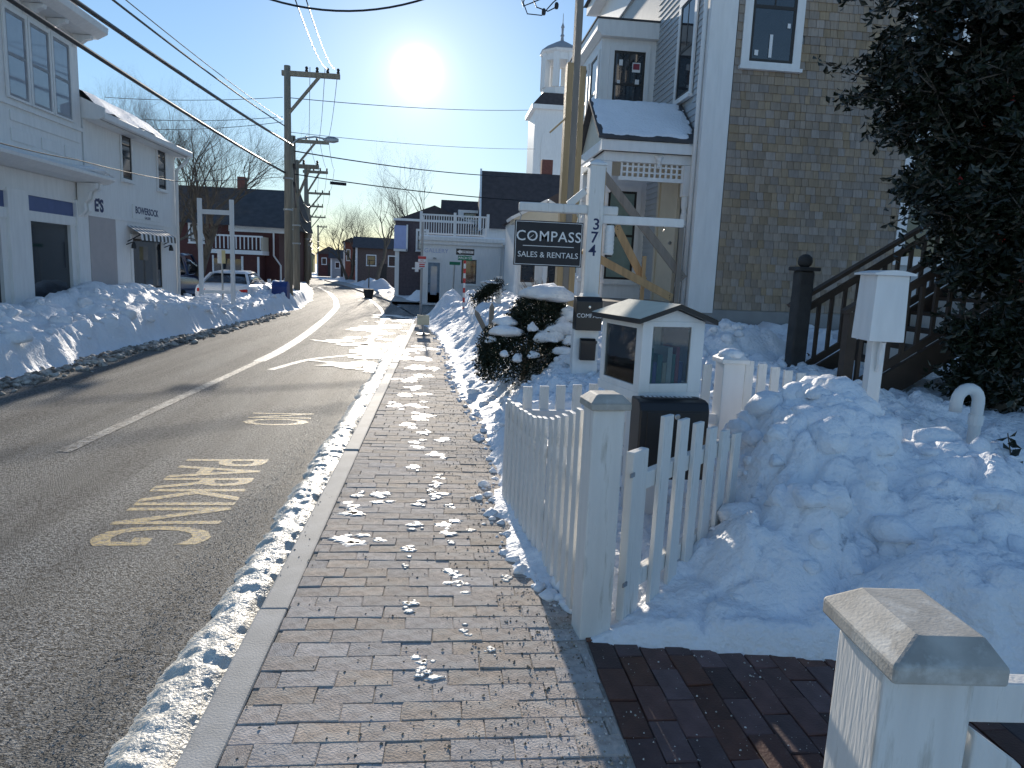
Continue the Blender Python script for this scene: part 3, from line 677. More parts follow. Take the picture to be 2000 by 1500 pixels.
b = MB(); b.box(-w2, -w2+0.02, 0.022, 0.07, z0+0.05, z1); b.box(-w2, -w2+0.02, d-0.07, d-0.02, z0+0.05, z1); b.box(-w2+.001, -w2+0.019, 0.07, d-0.07, z1-0.045, z1); b.box(-w2+.001, -w2+0.019, 0.07, d-0.07, z0+0.05, z0+0.085)
b.build('side_frame', M_white, lb, bevel=0.003)
B(-w2+0.008, -w2+0.012, 0.07, d-0.07, z0+0.085, z1-0.045).build('side_pane', M_glass, lb)
B(-w2+0.065, w2-0.085, 0.010, 0.014, z0+0.10, z1-0.03).build('door_pane', M_glass, lb)
for s in (-1, 1):
    m = MB(); e = 0.05; ln = math.hypot(w2+e, (zr-z1)*(w2+e)/w2); sl = (zr-z1)/w2
    m.add([(0, -0.05, zr+.004), (s*(w2+e), -0.05, zr-sl*(w2+e)+.004), (s*(w2+e), d+0.03, zr-sl*(w2+e)+.004), (0, d+0.03, zr+.004), (0, -0.05, zr+.030), (s*(w2+e), -0.05, zr-sl*(w2+e)+.030), (s*(w2+e), d+0.03, zr-sl*(w2+e)+.030), (0, d+0.03, zr+.030)],
          [(0, 3, 2, 1), (4, 5, 6, 7), (0, 1, 5, 4), (1, 2, 6, 5), (2, 3, 7, 6), (3, 0, 4, 7)])
    m.build('roof_board', M_black, lb)
    m = MB(); m.add([(0, -0.052, zr+.0315), (s*(w2+e+.002), -0.052, zr-sl*(w2+e)+.0315), (s*(w2+e+.002), d+0.032, zr-sl*(w2+e)+.0315), (0, d+0.032, zr+.0315)], [(0, 1, 2, 3)]); m.build('roofing', M_roofcream, lb)
bx = -w2+0.05
for i in range(9):
    h = random.uniform(.16, .26); t = random.uniform(.018, .035)
    mm = mat('book_%d' % i, random.choice([(0.25, .03, .04), (.03, .12, .10), (.35, .30, .22), (.05, .06, .2), (.4, .4, .38), (.12, .05, .12), (.45, .1, .05)]), rough=0.5, bump=0)
    B(bx, bx+t, 0.06, 0.06+random.uniform(.13, .19), z0+0.051, z0+0.05+h).build('book', mm, lb); bx += t+0.003
# black letterbox on the front of the post
ml = thing('letterbox', 'black locking letterbox mounted below the little book box', 'letterbox', (1.235, 3.62, 0), R(2))
b = MB(); pr = [(-0.075, 0.46), (-0.075, 0.835), (-0.055, 0.875), (-0.01, 0.885), (0.09, 0.885), (0.09, 0.46)]
b.prism([(p[0], p[1]) for p in pr], 'x', -0.19, 0.19); b.build('body', M_black, ml, bevel=0.008)
B(-0.15, 0.15, -0.079, -0.074, 0.50, 0.828).build('door', M_black, ml, bevel=0.004)
b = MB(); b.lathe((0, 0, 0), [(0.016, 0), (0.016, .006), (0.012, .010), (0.004, .010)], 16); b.build('lock', M_chrome, ml).matrix_local = Matrix.Translation((0.012, -0.079, 0.805)) @ Matrix.Rotation(R(90), 4, 'X')
b = MB(); b.box(-0.155, 0.155, 0.0, 0.05, 0.886, 0.892); b.build('slot_label', mat('black_label', (0.05, .05, .055), bump=0), ml)
for k in range(11): B(-.14+k*.025, -.14+k*.025+random.uniform(.010, .020), .008, .038, .8925, .8935).build('print_mark', M_letter, ml)
b = MB(); b.box(-0.04, 0.04, 0.09, 0.33, 0.5, 0.62); b.build('mount', M_white, ml)

# nearest post, bottom right, with its short fence
np_ = thing('picket_fence', 'weathered white fence post with a broad chamfered cap in the near corner', 'fence', (0.90, 1.18, 0), R(-4))
B(-0.085, 0.085, -0.085, 0.085, -0.05, 0.835).build('post', M_whiteold, np_, bevel=0.006)
b = MB(); x0, x1, y0, y1 = -0.10, 0.105, -0.135, 0.135; za, zb, zc = 0.845, 0.878, 0.915
b.add([(x0, y0, za), (x1, y0, za), (x1, y1, za), (x0, y1, za), (x0, y0, zb), (x1, y0, zb), (x1, y1, zb), (x0, y1, zb), (x0+.062, y0+.045, zc), (x1-.02, y0+.045, zc), (x1-.02, y1-.03, zc), (x0+.062, y1-.03, zc)],
      [(0, 3, 2, 1), (0, 1, 5, 4), (1, 2, 6, 5), (2, 3, 7, 6), (3, 0, 4, 7), (4, 5, 9, 8), (5, 6, 10, 9), (6, 7, 11, 10), (7, 4, 8, 11), (8, 9, 10, 11)])
b.build('post_cap', M_capgrey, np_, bevel=0.006)
for x, zt in ((0.155, 0.72), (0.29, 0.82), (0.43, 0.84), (0.57, 0.84)):
    m = MB(); m.prism([(x-.05, 0.05), (x+.05, 0.05), (x+.05, zt-0.07), (x-.05, zt)], 'y', -0.075, -0.05); m.build('picket', M_whiteold, np_, bevel=0.004)
for z in (0.22, 0.72): B(0.08, 0.95, -0.048, -0.01, z, z+0.08).build('rail', M_whiteold, np_, bevel=0.004)

# ------------------------------------------------------------------ estate agent's sign on its post
sg = thing('sign_post', 'white wooden sign post with two arms and the black numerals 374', 'sign post', (1.47, 7.0, 0))
B(-0.075, 0.075, -0.075, 0.075, 0.3, 2.56).build('post', M_whiteold, sg, bevel=0.006)
b = MB(); b.lathe((0, 0, 2.56), [(0.125, 0), (0.12, .02), (0.02, .06)], 4); b.build('post_cap', M_white, sg)
B(-0.74, 0.23, -0.045, 0.045, 2.10, 2.185).build('arm', M_whiteold, sg, bevel=0.014)
B(0.082, 0.90, -0.035, 0.035, 2.02, 2.10).build('arm', M_white, sg, bevel=0.006)
b = MB(); b.bar((-0.26, 0, 2.18), (-0.10, 0, 2.32), 0.05, 0.07); b.build('brace', M_whiteold, sg, bevel=0.01)
for i, ch in enumerate('374'): lettering(ch, 0.15, M_navy, sg, (-0.012*i+0.012, -0.0765, 2.0-i*0.125), FACE_Y, bold=0.002)
b = MB(); b.lathe((0, 0, 1.25), [(0.145, 0), (0.145, .015), (0.09, .12)], 4); b.build('collar', M_whiteold, sg)
for x in (0.20, 0.70):
    b = MB(); b.tube([(x, 0, 2.02), (x+.018, 0, 2.0), (x, 0, 1.97), (x-.018, 0, 2.0), (x, 0, 2.02)], 0.004, 5); b.build('hook', M_black, sg)
sb_ = thing('hanging_sign', 'black COMPASS SALES & RENTALS board hanging from the white arm', 'sign', (1.03, 6.98, 0))
B(-0.335, 0.335, -0.012, 0.012, 1.585, 2.015).build('board', M_blackwood, sb_, bevel=0.004)
lettering('COMPASS', 0.138, M_letter, sb_, (0.0, -0.0135, 1.865), FACE_Y, bold=0.0008, space=1.08)
b = MB(); b.bar((-0.187, -0.0145, 1.850), (-0.150, -0.0145, 1.880), 0.004, 0.012, up=(0, 1, 0)); b.build('logo_bar', M_letter, sb_)
lettering('SALES & RENTALS', 0.076, M_letter, sb_, (0.0, -0.0135, 1.69), FACE_Y, space=1.0)
B(-0.25, 0.25, -0.0145, -0.013, 1.772, 1.778).build('rule', M_letter, sb_)
b = MB()
for a in ((-.325, -.325, 1.595, 2.005), (.320, .320, 1.595, 2.005)): b.box(a[0], a[0]+.005, -0.0142, -0.0125, a[2], a[3])
for z in (1.595, 2.0): b.box(-.32, .32, -0.0142, -0.0125, z, z+.005)
b.build('border', M_letter, sb_)
for x in (-0.29, 0.27):
    b = MB(); b.tube([(x, 0, 2.012), (x+.015, 0, 2.06), (x, 0, 2.08), (x, 0, 2.105)], 0.005, 5); b.build('chain', M_metal, sb_)
fd = thing('hanging_tube', 'white ribbed cylinder hanging under the lower arm of the sign post', 'wind chime', (1.635, 7.0, 0))
b = MB(); b.lathe((0, 0, 1.72), [(0.035, 0), (0.05, .02)]+[(0.05-0.004*(k % 2), .03+k*.02) for k in range(12)]+[(0.04, .285)], 14); b.build('cylinder', M_white, fd, smooth=False)
b = MB(); b.lathe((0, 0, 1.70), [(0.035, 0), (0.035, .03)], 10); b.build('base', M_black, fd)
b = MB(); b.tube([(0, 0, 1.98), (0, 0, 2.03)], 0.004, 5); b.build('cord', M_wire, fd)
bx_ = thing('letterbox', 'black COMPASS letterbox on a white pedestal at the foot of the sign post', 'letterbox', (1.42, 6.82, 0))
B(-0.125, 0.125, -0.03, 0.10, 0.45, 0.99).build('pedestal', M_white, bx_, bevel=0.005)
b = MB(); b.prism([(-0.11, 0.99), (-0.11, 1.27), (-0.06, 1.31), (0.07, 1.31), (0.07, 0.99)], 'x', -0.125, 0.125); b.build('body', M_black, bx_, bevel=0.006)
lettering('COMPASS', 0.056, M_letter, bx_, (0, -0.1115, 1.13), FACE_Y)
b = MB(); b.lathe((0, 0, 0), [(0.012, 0), (0.012, .006), (0.003, .007)], 12); b.build('lock', M_chrome, bx_).matrix_local = Matrix.Translation((0.0, -0.111, 1.215)) @ Matrix.Rotation(R(90), 4, 'X')
sx = thing('letterbox', 'small black letterbox fixed to the white pedestal below the COMPASS one', 'letterbox', (1.43, 6.79, 0))
b = MB(); b.prism([(-0.07, 0.70), (-0.08, 0.88), (-0.04, 0.91), (0.0, 0.91), (0.0, 0.70)], 'x', -0.075, 0.075); b.build('body', M_black, sx, bevel=0.005)
B(-0.08, 0.08, -0.088, -0.06, 0.865, 0.89).build('flap', M_black, sx)

# temporary lumber pole carrying the service drop
tp = thing('lumber_pole', 'tall temporary pole of doubled yellow lumber beside the COMPASS sign', 'pole', (1.56, 9.0, 0), R(2))
B(-0.115, -0.04, -0.07, 0.07, 0.2, 4.03).build('plank', M_lumber, tp, bevel=0.004)
B(-0.038, 0.04, -0.068, 0.068, 0.2, 7.2).build('mast', M_lumbergrey, tp, bevel=0.004)
B(0.042, 0.115, -0.07, 0.07, 0.2, 4.0).build('plank', M_lumber, tp, bevel=0.004)
b = MB(); b.bar((0.12, -0.02, 3.6), (-0.3, -0.1, 3.2), 0.02, 0.02); b.build('guy_strap', M_lumber, tp)

# stakes in the bank
for k, (px, py0, py1, tilt, lab) in enumerate([(957, 652, 600, 0.02, 'short wooden stake standing upright in the snow bank left of the yew'), (972, 652, 604, -0.5, 'short wooden stake leaning against the upright one in the snow bank')]):
    p = PY(px, py0, 8.9); q = PY(px, py1, 8.9)
    s = thing('wooden_stake', lab, 'stake', (p.x, 8.9+0.06*k, p.z-0.25)); s.rotation_euler = (0, tilt, 0)
    b = MB(); b.box(-0.03, 0.03, -0.02, 0.02, 0, q.z-p.z+0.25); b.build('shaft', M_lumbergrey, s)
    b = MB(); b.prism([(-.03, 0), (.03, 0), (0, .06)], 'y', -.02, .02); o = b.build('point', M_lumbergrey, s, loc=(0, 0, q.z-p.z+0.25))

# big dark post with a ball, brown stairs, vent pipe
dp = thing('ball_post', 'dark weathered post with a ball finial in front of the shingled wall', 'post', (3.94, 7.5, 0.3))
b = MB(); b.box(-0.085, 0.085, -0.085, 0.085, 0, 1.36); b.build('shaft', M_darkpost, dp, bevel=0.02)
b = MB(); b.box(-0.125, 0.125, -0.125, 0.125, 1.36, 1.40); b.build('collar', M_darkpost, dp, bevel=0.01)
b = MB(); b.lathe((0, 0, 1.40), [(0.04, 0), (0.07, .025), (0.08, .065), (0.07, .105), (0.035, .135), (0.005, .14)], 14); b.build('ball', M_darkpost, dp, smooth=True)
st = thing('stairs', 'brown timber stairs with slatted railings climbing beside the shingled house', 'stairs', (3.95, 6.55, 0.25))
for k in range(9):
    B(0.05+k*0.26, 0.05+k*0.26+0.30, 0, 1.05, 0.17*(k+1)-0.04, 0.17*(k+1)).build('tread', M_deckwood, st)
    B(0.05+k*0.26, 0.05+k*0.26+0.02, 0.02, 1.03, 0.17*k, 0.17*(k+1)-0.04).build('riser', M_whiteold, st)
for y in (-0.03, 1.06):
    b = MB(); b.bar((0, y, 0.02), (2.5, y, 1.66), 0.05, 0.24); b.build('stringer', M_deckwood, st)
    b = MB(); b.box(-0.05, 0.05, y-0.05, y+0.05, -0.1, 1.02); b.build('newel', M_deckwood, st)
    b = MB(); b.bar((-0.08, y, 1.02), (2.55, y, 2.70), 0.10, 0.04); b.build('handrail', M_deckwood, st)
    b = MB(); b.bar((0, y, 0.92), (2.5, y, 2.52), 0.04, 0.07); b.build('top_rail', M_deckwood, st)
    b = MB(); b.bar((0, y, 0.24), (2.5, y, 1.88), 0.04, 0.07); b.build('bottom_rail', M_deckwood, st)
    for k in range(17):
        x = 0.12+k*0.145; B(x-0.018, x+0.018, y-0.018, y+0.018, 0.24+x*0.656, 0.93+x*0.656).build('baluster', M_deckwood, st)
pv = thing('vent_pipe', 'white plastic pipe bent over in a hook beside the stairs', 'pipe', (4.05, 5.0, 0.2))
pts = [(0.09, 0, 0), (0.09, 0, 0.48)]+[(0.09*math.cos(a), 0, 0.48+0.10*math.sin(a)) for a in np.linspace(0.3, math.pi, 9)]+[(-0.09, 0, 0.40)]
b = MB(); b.tube(pts, 0.045, 14); b.build('hook', M_pvc, pv, smooth=True)
b = MB(); b.lathe((0.09, 0, 0.30), [(0.053, 0), (0.053, .08)], 14); b.build('coupling', M_pvc, pv)
# ------------------------------------------------------------------ yew bush under snow, holly, far railing and signs by the corner
def leaf_cloud(n, fn, size, m, name, parent, fold=0.35, asp=0.5):
    P = np.array([fn() for _ in range(n)])
    V = np.zeros((n*4, 3)); F = []
    for i in range(n):
        a = random.random()*6.283; e = random.uniform(-.9, .9); s = size*random.uniform(.6, 1.25)
        d = Vector((math.cos(a)*math.cos(e), math.sin(a)*math.cos(e), math.sin(e)))
        q = d.cross(Vector((random.uniform(-1, 1), random.uniform(-1, 1), 1))).normalized(); nn = d.cross(q)
        p = Vector(P[i])
        V[i*4] = p; V[i*4+1] = p+d*s*.55+q*s*asp*.5+nn*s*fold*.3; V[i*4+2] = p+d*s; V[i*4+3] = p+d*s*.55-q*s*asp*.5+nn*s*fold*.3
    f = np.arange(n*4).reshape(n, 4)
    b = MB(); b.v = [tuple(v) for v in V]; b.f = [tuple(x) for x in f.tolist()]
    me = bpy.data.meshes.new(name); me.from_pydata(b.v, [], b.f); me.materials.append(m)
    return put(name, me, parent)
yw = thing('yew_bush', 'rounded dark yew bush with clumps of snow lying on it', 'bush', (0.95, 7.85, 0.34))
lob = [(-.05, -.1, .16, .52, .36, .28), (.40, -.02, .36, .28, .34, .34), (.15, .0, .70, .32, .32, .30), (0.18, 0, .60, .34, .34, .33), (-0.20, 0, .33, .33, .34, .30), (0.32, -.02, .32, .34, .34, .30), (0, -.12, .26, .50, .32, .30), (.05, .1, .45, .4, .4, .34)]
def ysurf():
    while True:
        l = random.choice(lob); a = random.random()*6.283; z = random.uniform(-0.7, 1); r = math.sqrt(max(0, 1-z*z)); k = random.uniform(.72, 1.03)
        p = (l[0]+l[3]*r*math.cos(a)*k, l[1]+l[4]*r*math.sin(a)*k, l[2]+l[5]*z*k)
        if sum(1 for q in lob if ((p[0]-q[0])/q[3])**2+((p[1]-q[1])/q[4])**2+((p[2]-q[2])/q[5])**2 < .45) == 0: return p
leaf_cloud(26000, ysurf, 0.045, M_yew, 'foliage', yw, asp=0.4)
b = MB(); b.tube([(0, 0, -.2), (0.02, 0, .15), (0.1, 0, .5)], [.05, .045, .02], 7)
for k in range(10): b.tube([(0.02, 0, .1), (random.uniform(-.3, .4), random.uniform(-.25, .25), random.uniform(.3, .7))], [.02, .005], 5)
b.build('stem', M_bark, yw)
def snowblob(parent, c, r, seed, name='snow_cap'):
    bm = bmesh.new(); bmesh.ops.create_icosphere(bm, subdivisions=3, radius=1)
    V = np.array([v.co for v in bm.verts]); n = fbm(V[:, 0]*1.6+seed, V[:, 1]*1.6+V[:, 2], seed, 4)
    for v, k in zip(bm.verts, n):
        v.co = Vector((v.co.x*r[0], v.co.y*r[1], v.co.z*r[2] if v.co.z > 0 else v.co.z*r[2]*.45))*(1+0.55*float(k))+Vector(c)
    me = bpy.data.meshes.new(name); bm.to_mesh(me); bm.free(); me.materials.append(M_snow); me.polygons.foreach_set('use_smooth', [True]*len(me.polygons))
    return put(name, me, parent)
for i, (c, r) in enumerate([((.17, -.08, .93), (.29, .28, .14)), ((-.24, -.12, .62), (.13, .13, .07)), ((-.22, -.24, .52), (.17, .12, .08)), ((.46, -.14, .70), (.13, .15, .13)), ((.36, -.26, .58), (.18, .13, .12)), ((.22, -.30, .48), (.16, .10, .11)), ((.50, -.24, .46), (.15, .14, .13)), ((.05, -.40, .30), (.06, .05, .06)), ((-.12, -.42, .26), (.06, .05, .07)), ((.38, -.36, .34), (.12, .07, .07)), ((-.26, -.38, .30), (.05, .05, .05)), ((.03, -.34, .58), (.06, .06, .06)), ((.56, -.26, .28), (.14, .12, .12)), ((-.40, -.15, .42), (.07, .08, .05)), ((.28, -.40, .20), (.07, .05, .05))]):
    snowblob(yw, c, r, i+3)

# holly
hl = thing('holly_tree', 'big dark holly with glossy leaves and red berries in front of the shingles', 'tree', (5.2, 6.0, 0.3))
tr = MB(); tr.tube([(0, 0, -.3), (0.05, 0, .8), (0.0, .05, 2.0), (.1, 0, 3.4), (.15, 0, 4.4)], [.12, .10, .08, .05, .02], 8)
tw = MB(); tips = []
for k in range(185):
    h = random.choice((random.uniform(0.1, 4.6), random.uniform(1.6, 4.6))); a = random.random()*6.283
    if random.random() < .5: a = math.pi+random.gauss(0.3, .6)
    Ln = random.uniform(.75, 1.05)*float(np.interp(h, [0.1, 1.1, 2.0, 3.0, 4.6], [.45, .55, 1.3, 1.75, 1.6]))
    p0 = Vector((.05, 0, h)); pts = [p0]
    for j in range(5):
        pts.append(pts[-1]+Vector((math.cos(a+random.gauss(0, .2)), math.sin(a+random.gauss(0, .2))*.75, random.uniform(-.1, .45)))*Ln/5)
    tw.tube(pts, [.025, .02, .015, .012, .008, .004], 5)
    for j in range(2, 6):
        for q in range(3):
            d = Vector((random.gauss(0, 1), random.gauss(0, 1), random.gauss(.2, .7))).normalized(); e = pts[j]+d*random.uniform(.12, .38)
            tw.tube([pts[j], e], [.006, .003], 4, cap=False); tips.append((pts[j], e))
tr.build('trunk', M_bark, hl, smooth=True); tw.build('branches', M_twig, hl)
def htip():
    a, c = random.choice(tips); t = random.uniform(.25, 1.08); p = a.lerp(c, t)
    return (p.x+random.gauss(0, .04), p.y+random.gauss(0, .04), p.z+random.gauss(0, .035))
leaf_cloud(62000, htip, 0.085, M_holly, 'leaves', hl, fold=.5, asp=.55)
b = MB()
bm = bmesh.new(); bmesh.ops.create_icosphere(bm, subdivisions=1, radius=.007); IV = [v.co.copy() for v in bm.verts]; IF = [tuple(v.index for v in f.verts) for f in bm.faces]; bm.free()
for k in range(60):
    p = Vector(htip())
    for j in range(7): q = p+Vector((random.gauss(0, .018), random.gauss(0, .018), random.gauss(0, .018))); b.add([v+q for v in IV], IF)
o = b.build('berries', M_berry, hl); o['kind'] = 'stuff'
# a low holly sprig at the right edge
hs = thing('holly_sapling', 'young holly shoot with a few large leaves sticking out of the snow', 'shrub', (3.18, 3.35, 0.2))
tw = MB(); tips2 = []
for k in range(9):
    a = random.uniform(0, 6.28); pts = [Vector((0, 0, 0)), Vector((math.cos(a)*.08, math.sin(a)*.08, .22)), Vector((math.cos(a)*.17, math.sin(a)*.17, random.uniform(.35, .62)))]
    tw.tube(pts, [.008, .006, .003], 5); tips2.append((pts[1], pts[2]))
tw.build('stems', M_twig, hs)
leaf_cloud(170, lambda: tuple(random.choice(tips2)[0].lerp(random.choice(tips2)[1], random.random())), 0.075, M_holly, 'leaves', hs, fold=.5, asp=.55)

# dead hydrangea-like shrub behind the bank
rs = thing('bare_shrub', 'rusty brown leafless shrub behind the yew', 'shrub', (2.0, 13.6, 0.5))
b = MB()
for k in range(120):
    a = random.random()*6.28; s = random.uniform(.15, .5); b.tube([(0, 0, 0), (s*.4*math.cos(a), s*.4*math.sin(a), .4), (s*math.cos(a), s*math.sin(a), random.uniform(.5, .95))], [.006, .005, .003], 4, cap=False)
b.build('twigs', M_rust, rs)

# stair rail hung with an evergreen garland
sr = thing('stair_rail', 'white posted stair rail with dark rods and a drooping evergreen garland', 'railing', (1.05, 16.0, 0.4))
p1 = PY(975, 540, 16.0); p2 = PY(937, 568, 16.0)
for p in (p1, p2): B(p.x-1.05-.06, p.x-1.05+.06, -.06, .06, 0, p.z-.4).build('post', M_white, sr)
b = MB(); b.bar((p1.x-1.05, 0, p1.z-.46), (p2.x-1.05, 0, p2.z-.46), .05, .05); b.build('handrail', M_darkpost, sr)
for k in range(5):
    t = (k+.7)/5.6; x = p1.x+(p2.x-p1.x)*t-1.05; z = (p1.z+(p2.z-p1.z)*t)-.46; B(x-.012, x+.012, -.012, .012, .05, z).build('rod', M_darkpost, sr)
def garl():
    t = random.random(); x = p1.x+(p2.x-p1.x)*t*1.25-1.05; z = p1.z-.4+(p2.z-p1.z)*t*1.2-.05
    return (x+random.gauss(0, .07), -.08+random.gauss(0, .06), z-abs(random.gauss(0, .13)))
leaf_cloud(1500, garl, 0.10, M_yew, 'garland', sr, asp=.22)
b = snowblob(sr, ((p1.x+p2.x)/2-1.05, -.05, (p1.z+p2.z)/2-.38), (.22, .12, .06), 3, 'snow_cap')

# street signs at the corner
sp_ = thing('street_sign', 'ONE WAY arrow sign over green ARCH street sign on a red and white striped pole', 'street sign', (PY(905, 605, 18).x, 18.0, 0.1))
z_of = lambda y, px=905: PY(px, y, 18).z-0.1
n = 16; H_ = z_of(486)
for k in range(n):
    b = MB(); b.lathe((0, 0, H_*k/n), [(0.032, 0), (0.032, H_/n)], 10); b.build('pole_band', M_signred if k % 2 else M_signwhite, sp_)
oz = z_of(492); w_ = 0.225
B(-w_, w_, -.055, -.048, oz-.075, oz+.075).build('one_way_plate', M_black, sp_)
b = MB(); b.prism([(-.20, oz), (-.12, oz+.055), (-.12, oz+.03), (.20, oz+.03), (.20, oz-.03), (-.12, oz-.03), (-.12, oz-.055)], 'y', -.058, -.0555); b.build('arrow', M_signwhite, sp_)
lettering('ONE WAY', 0.058, M_black, sp_, (.05, -.0595, oz), FACE_Y, bold=.001)
az = z_of(504)
B(-.175, .175, -.05, -.044, az-.055, az+.055).build('street_plate', M_green, sp_)
lettering('ARCH ST', 0.085, M_signwhite, sp_, (0, -.052, az), FACE_Y, bold=.001)
p = PY(822, 595, 24.0)
ts = thing('parking_sign', 'red and white parking sign plates on a grey pole at the street corner', 'parking sign', (p.x, 24.0, -0.1))
zt = PY(824, 500, 24).z+.1; zb = PY(824, 523, 24).z+.1
b = MB(); b.tube([(0, 0, 0), (0, 0, zt+1.1)], .04, 8); b.build('pole', M_metal, ts)
B(-.12, .14, -.06, -.05, zb, zt).build('plate', M_signwhite, ts)
B(-.12, .14, -.064, -.0605, zt-.10, zt-.01).build('red_band', M_signred, ts)
for k in (2, 3): B(-.08, .10, -.0625, -.0605, zt-.165-k*.065, zt-.125-k*.065).build('print_line', M_signred, ts)
for k, tx in enumerate(('NO', 'PARKING')): lettering(tx, .062, M_signred, ts, (.01, -.062, zt-.145-k*.065), FACE_Y)
b = MB(); b.box(-.22, -.10, -.02, -.012, zb-.14, zb+.18); b.build('side_plate', M_signwhite, ts)
p = PY(883, 582, 28.0); q = PY(888, 515, 28.0)
gs = thing('street_sign', 'small green street name plate on a thin leaning pole before the white gallery', 'street sign', (p.x, 28.0, -0.1))
b = MB(); b.tube([(0, 0, 0), (q.x-p.x, 0, q.z+.15)], .03, 8); b.build('pole', M_metal, gs)
B(q.x-p.x-.20, q.x-p.x+.22, -.03, -.02, q.z+.05, q.z+.17).build('plate', M_green, gs)
p = PZ(826, 655, -0.02)
ls = thing('sign_stand', 'low sign on a black weighted base standing in the slush at the pavement end', 'sign stand', (p.x, p.y, -0.03))
b = MB(); b.lathe((0, 0, 0), [(.17, 0), (.16, .05), (.05, .07)], 12); b.build('base', M_black, ls)
b = MB(); b.tube([(0, 0, .05), (0, 0, .42)], .018, 8); b.build('pole', M_metal, ls)
B(-.14, .14, -.03, -.02, .25, .48).build('plate', mat('pale_sign_face', (.62, .57, .42), bump=0), ls)
# ================================================================== buildings on the right
def win(parent, loc, rz, w, h, trim=0.10, pane=None, sash=None, trimm=None, rail=True, mull=0, sill=True, name='window', depth=0.03):
    pane = pane or M_pane; sash = sash or M_sash; trimm = trimm or M_white
    t = MB(); t.box(-w/2-trim, -w/2, -depth, 0, 0, h); t.box(w/2, w/2+trim, -depth, 0, 0, h); t.box(-w/2-trim, w/2+trim, -depth-.002, 0, h, h+trim*1.2); t.box(-w/2-trim, w/2+trim, -depth, 0, -trim*.6, 0)
    o = t.build(name, trimm, parent, loc=loc); o.rotation_euler = (0, 0, rz)
    s = MB(); k = 0.045
    s.box(-w/2, -w/2+k, -.016, .0, 0, h); s.box(w/2-k, w/2, -.016, .0, 0, h); s.box(-w/2+k, w/2-k, -.0155, .0, 0, k); s.box(-w/2+k, w/2-k, -.0155, .0, h-k, h)
    if rail: s.box(-w/2+k, w/2-k, -.0165, .0, h*.5-.025, h*.5+.025)
    for m in range(mull): x = -w/2+w*(m+1)/(mull+1); s.box(x-.012, x+.012, -.0145, 0, h*.5+.025, h-k)
    s.build('sash', sash, o)
    B(-w/2+k*.5, w/2-k*.5, -.009, -.004, k*.5, h-k*.5).build('pane', pane, o)
    if sill: B(-w/2-trim*1.2, w/2+trim*1.2, -depth-.05, 0.001, -trim*.6-.05, -trim*.6-.001).build('sill', trimm, o)
    return o
RZX = R(-90)                        # faces -x (towards the street from the right)
RZL = R(90)                         # faces +x
HX, HY = 4.06, 11.4
hs_ = thing('shingled_house', 'two storey house with cedar shingled side, grey clapboard front and white trim', 'house', (HX, HY, 0))
# local origin at the street corner: x to the right along the shingled wall, y back along the front
B(0.02, 6.5, 0.02, 8.6, 0.95, 8.4).build('wall', M_clap, hs_)
B(0.0, 6.5, -0.015, 8.6, -0.2, 1.04).build('foundation', M_found, hs_)
# shingles on the side wall
WIN_S = [(0.64, 1.35, 4.93, 6.55), (3.35, 4.15, 5.30, 6.9)]
def inwin(x0, x1, z):
    for a, c, d, e in WIN_S:
        if x1 > a-0.05 and x0 < c+0.05 and d-0.08 < z < e+.06: return True
    return (3.5 < x0 and x1 < 4.7 and z < 4.0)
SHW = [0.09, 0.115, 0.14, 0.165]
def shingle_mesh(w):
    g = 0.0025
    return MB().add([(g, -0.022, 0), (w-g, -0.022, 0), (w-g, -0.004, 0), (g, -0.004, 0), (g, -0.008, 0.133), (w-g, -0.008, 0.133), (w-g, 0, 0.133), (g, 0, 0.133)],
        [(0, 3, 2, 1), (4, 5, 6, 7), (0, 1, 5, 4), (1, 2, 6, 5), (2, 3, 7, 6), (3, 0, 4, 7)])
SHM = [shingle_mesh(w).mesh('shingle', M_shingle) for w in SHW]
rest = MB(); ns = 0
z = 1.05
while z < 8.3:
    x = 0.42
    while x < 6.4:
        k = random.randrange(4); w = SHW[k]
        if not inwin(x, x+w, z+.06):
            zz = z+random.uniform(-.003, .003)
            if x < 1.85 and 1.0 < z < 4.7 and ns < 300:
                put('shingle', SHM[k], hs_, loc=(x, random.uniform(-.002, .002), zz)); ns += 1
            else:
                v = shingle_mesh(w); rest.add([(p[0]+x, p[1]+random.uniform(-.001, .001), p[2]+zz) for p in v.v], v.f, rnd=random.random())
        x += w
    z += 0.127
o = rest.build('shingles', M_shingle, hs_); o['kind'] = 'stuff'
# corner pilaster and downpipe
b = MB(); b.box(-0.03, 0.16, -0.045, 0.0, 0.98, 8.4); b.build('corner_board', M_white, hs_, bevel=0.004)
b = MB(); b.box(0.163, 0.405, -0.03, 0.0, 0.98, 8.4); b.build('corner_board', M_white, hs_, bevel=0.004)
b = MB(); b.box(-0.032, -0.002, 0.0, 0.20, 0.98, 8.4); b.build('corner_board', M_white, hs_, bevel=0.004)
b = MB(); b.tube([(-0.07, 0.10, 1.0), (-0.07, 0.10, 8.2)], 0.035, 10); b.build('downpipe', M_white, hs_, smooth=True)
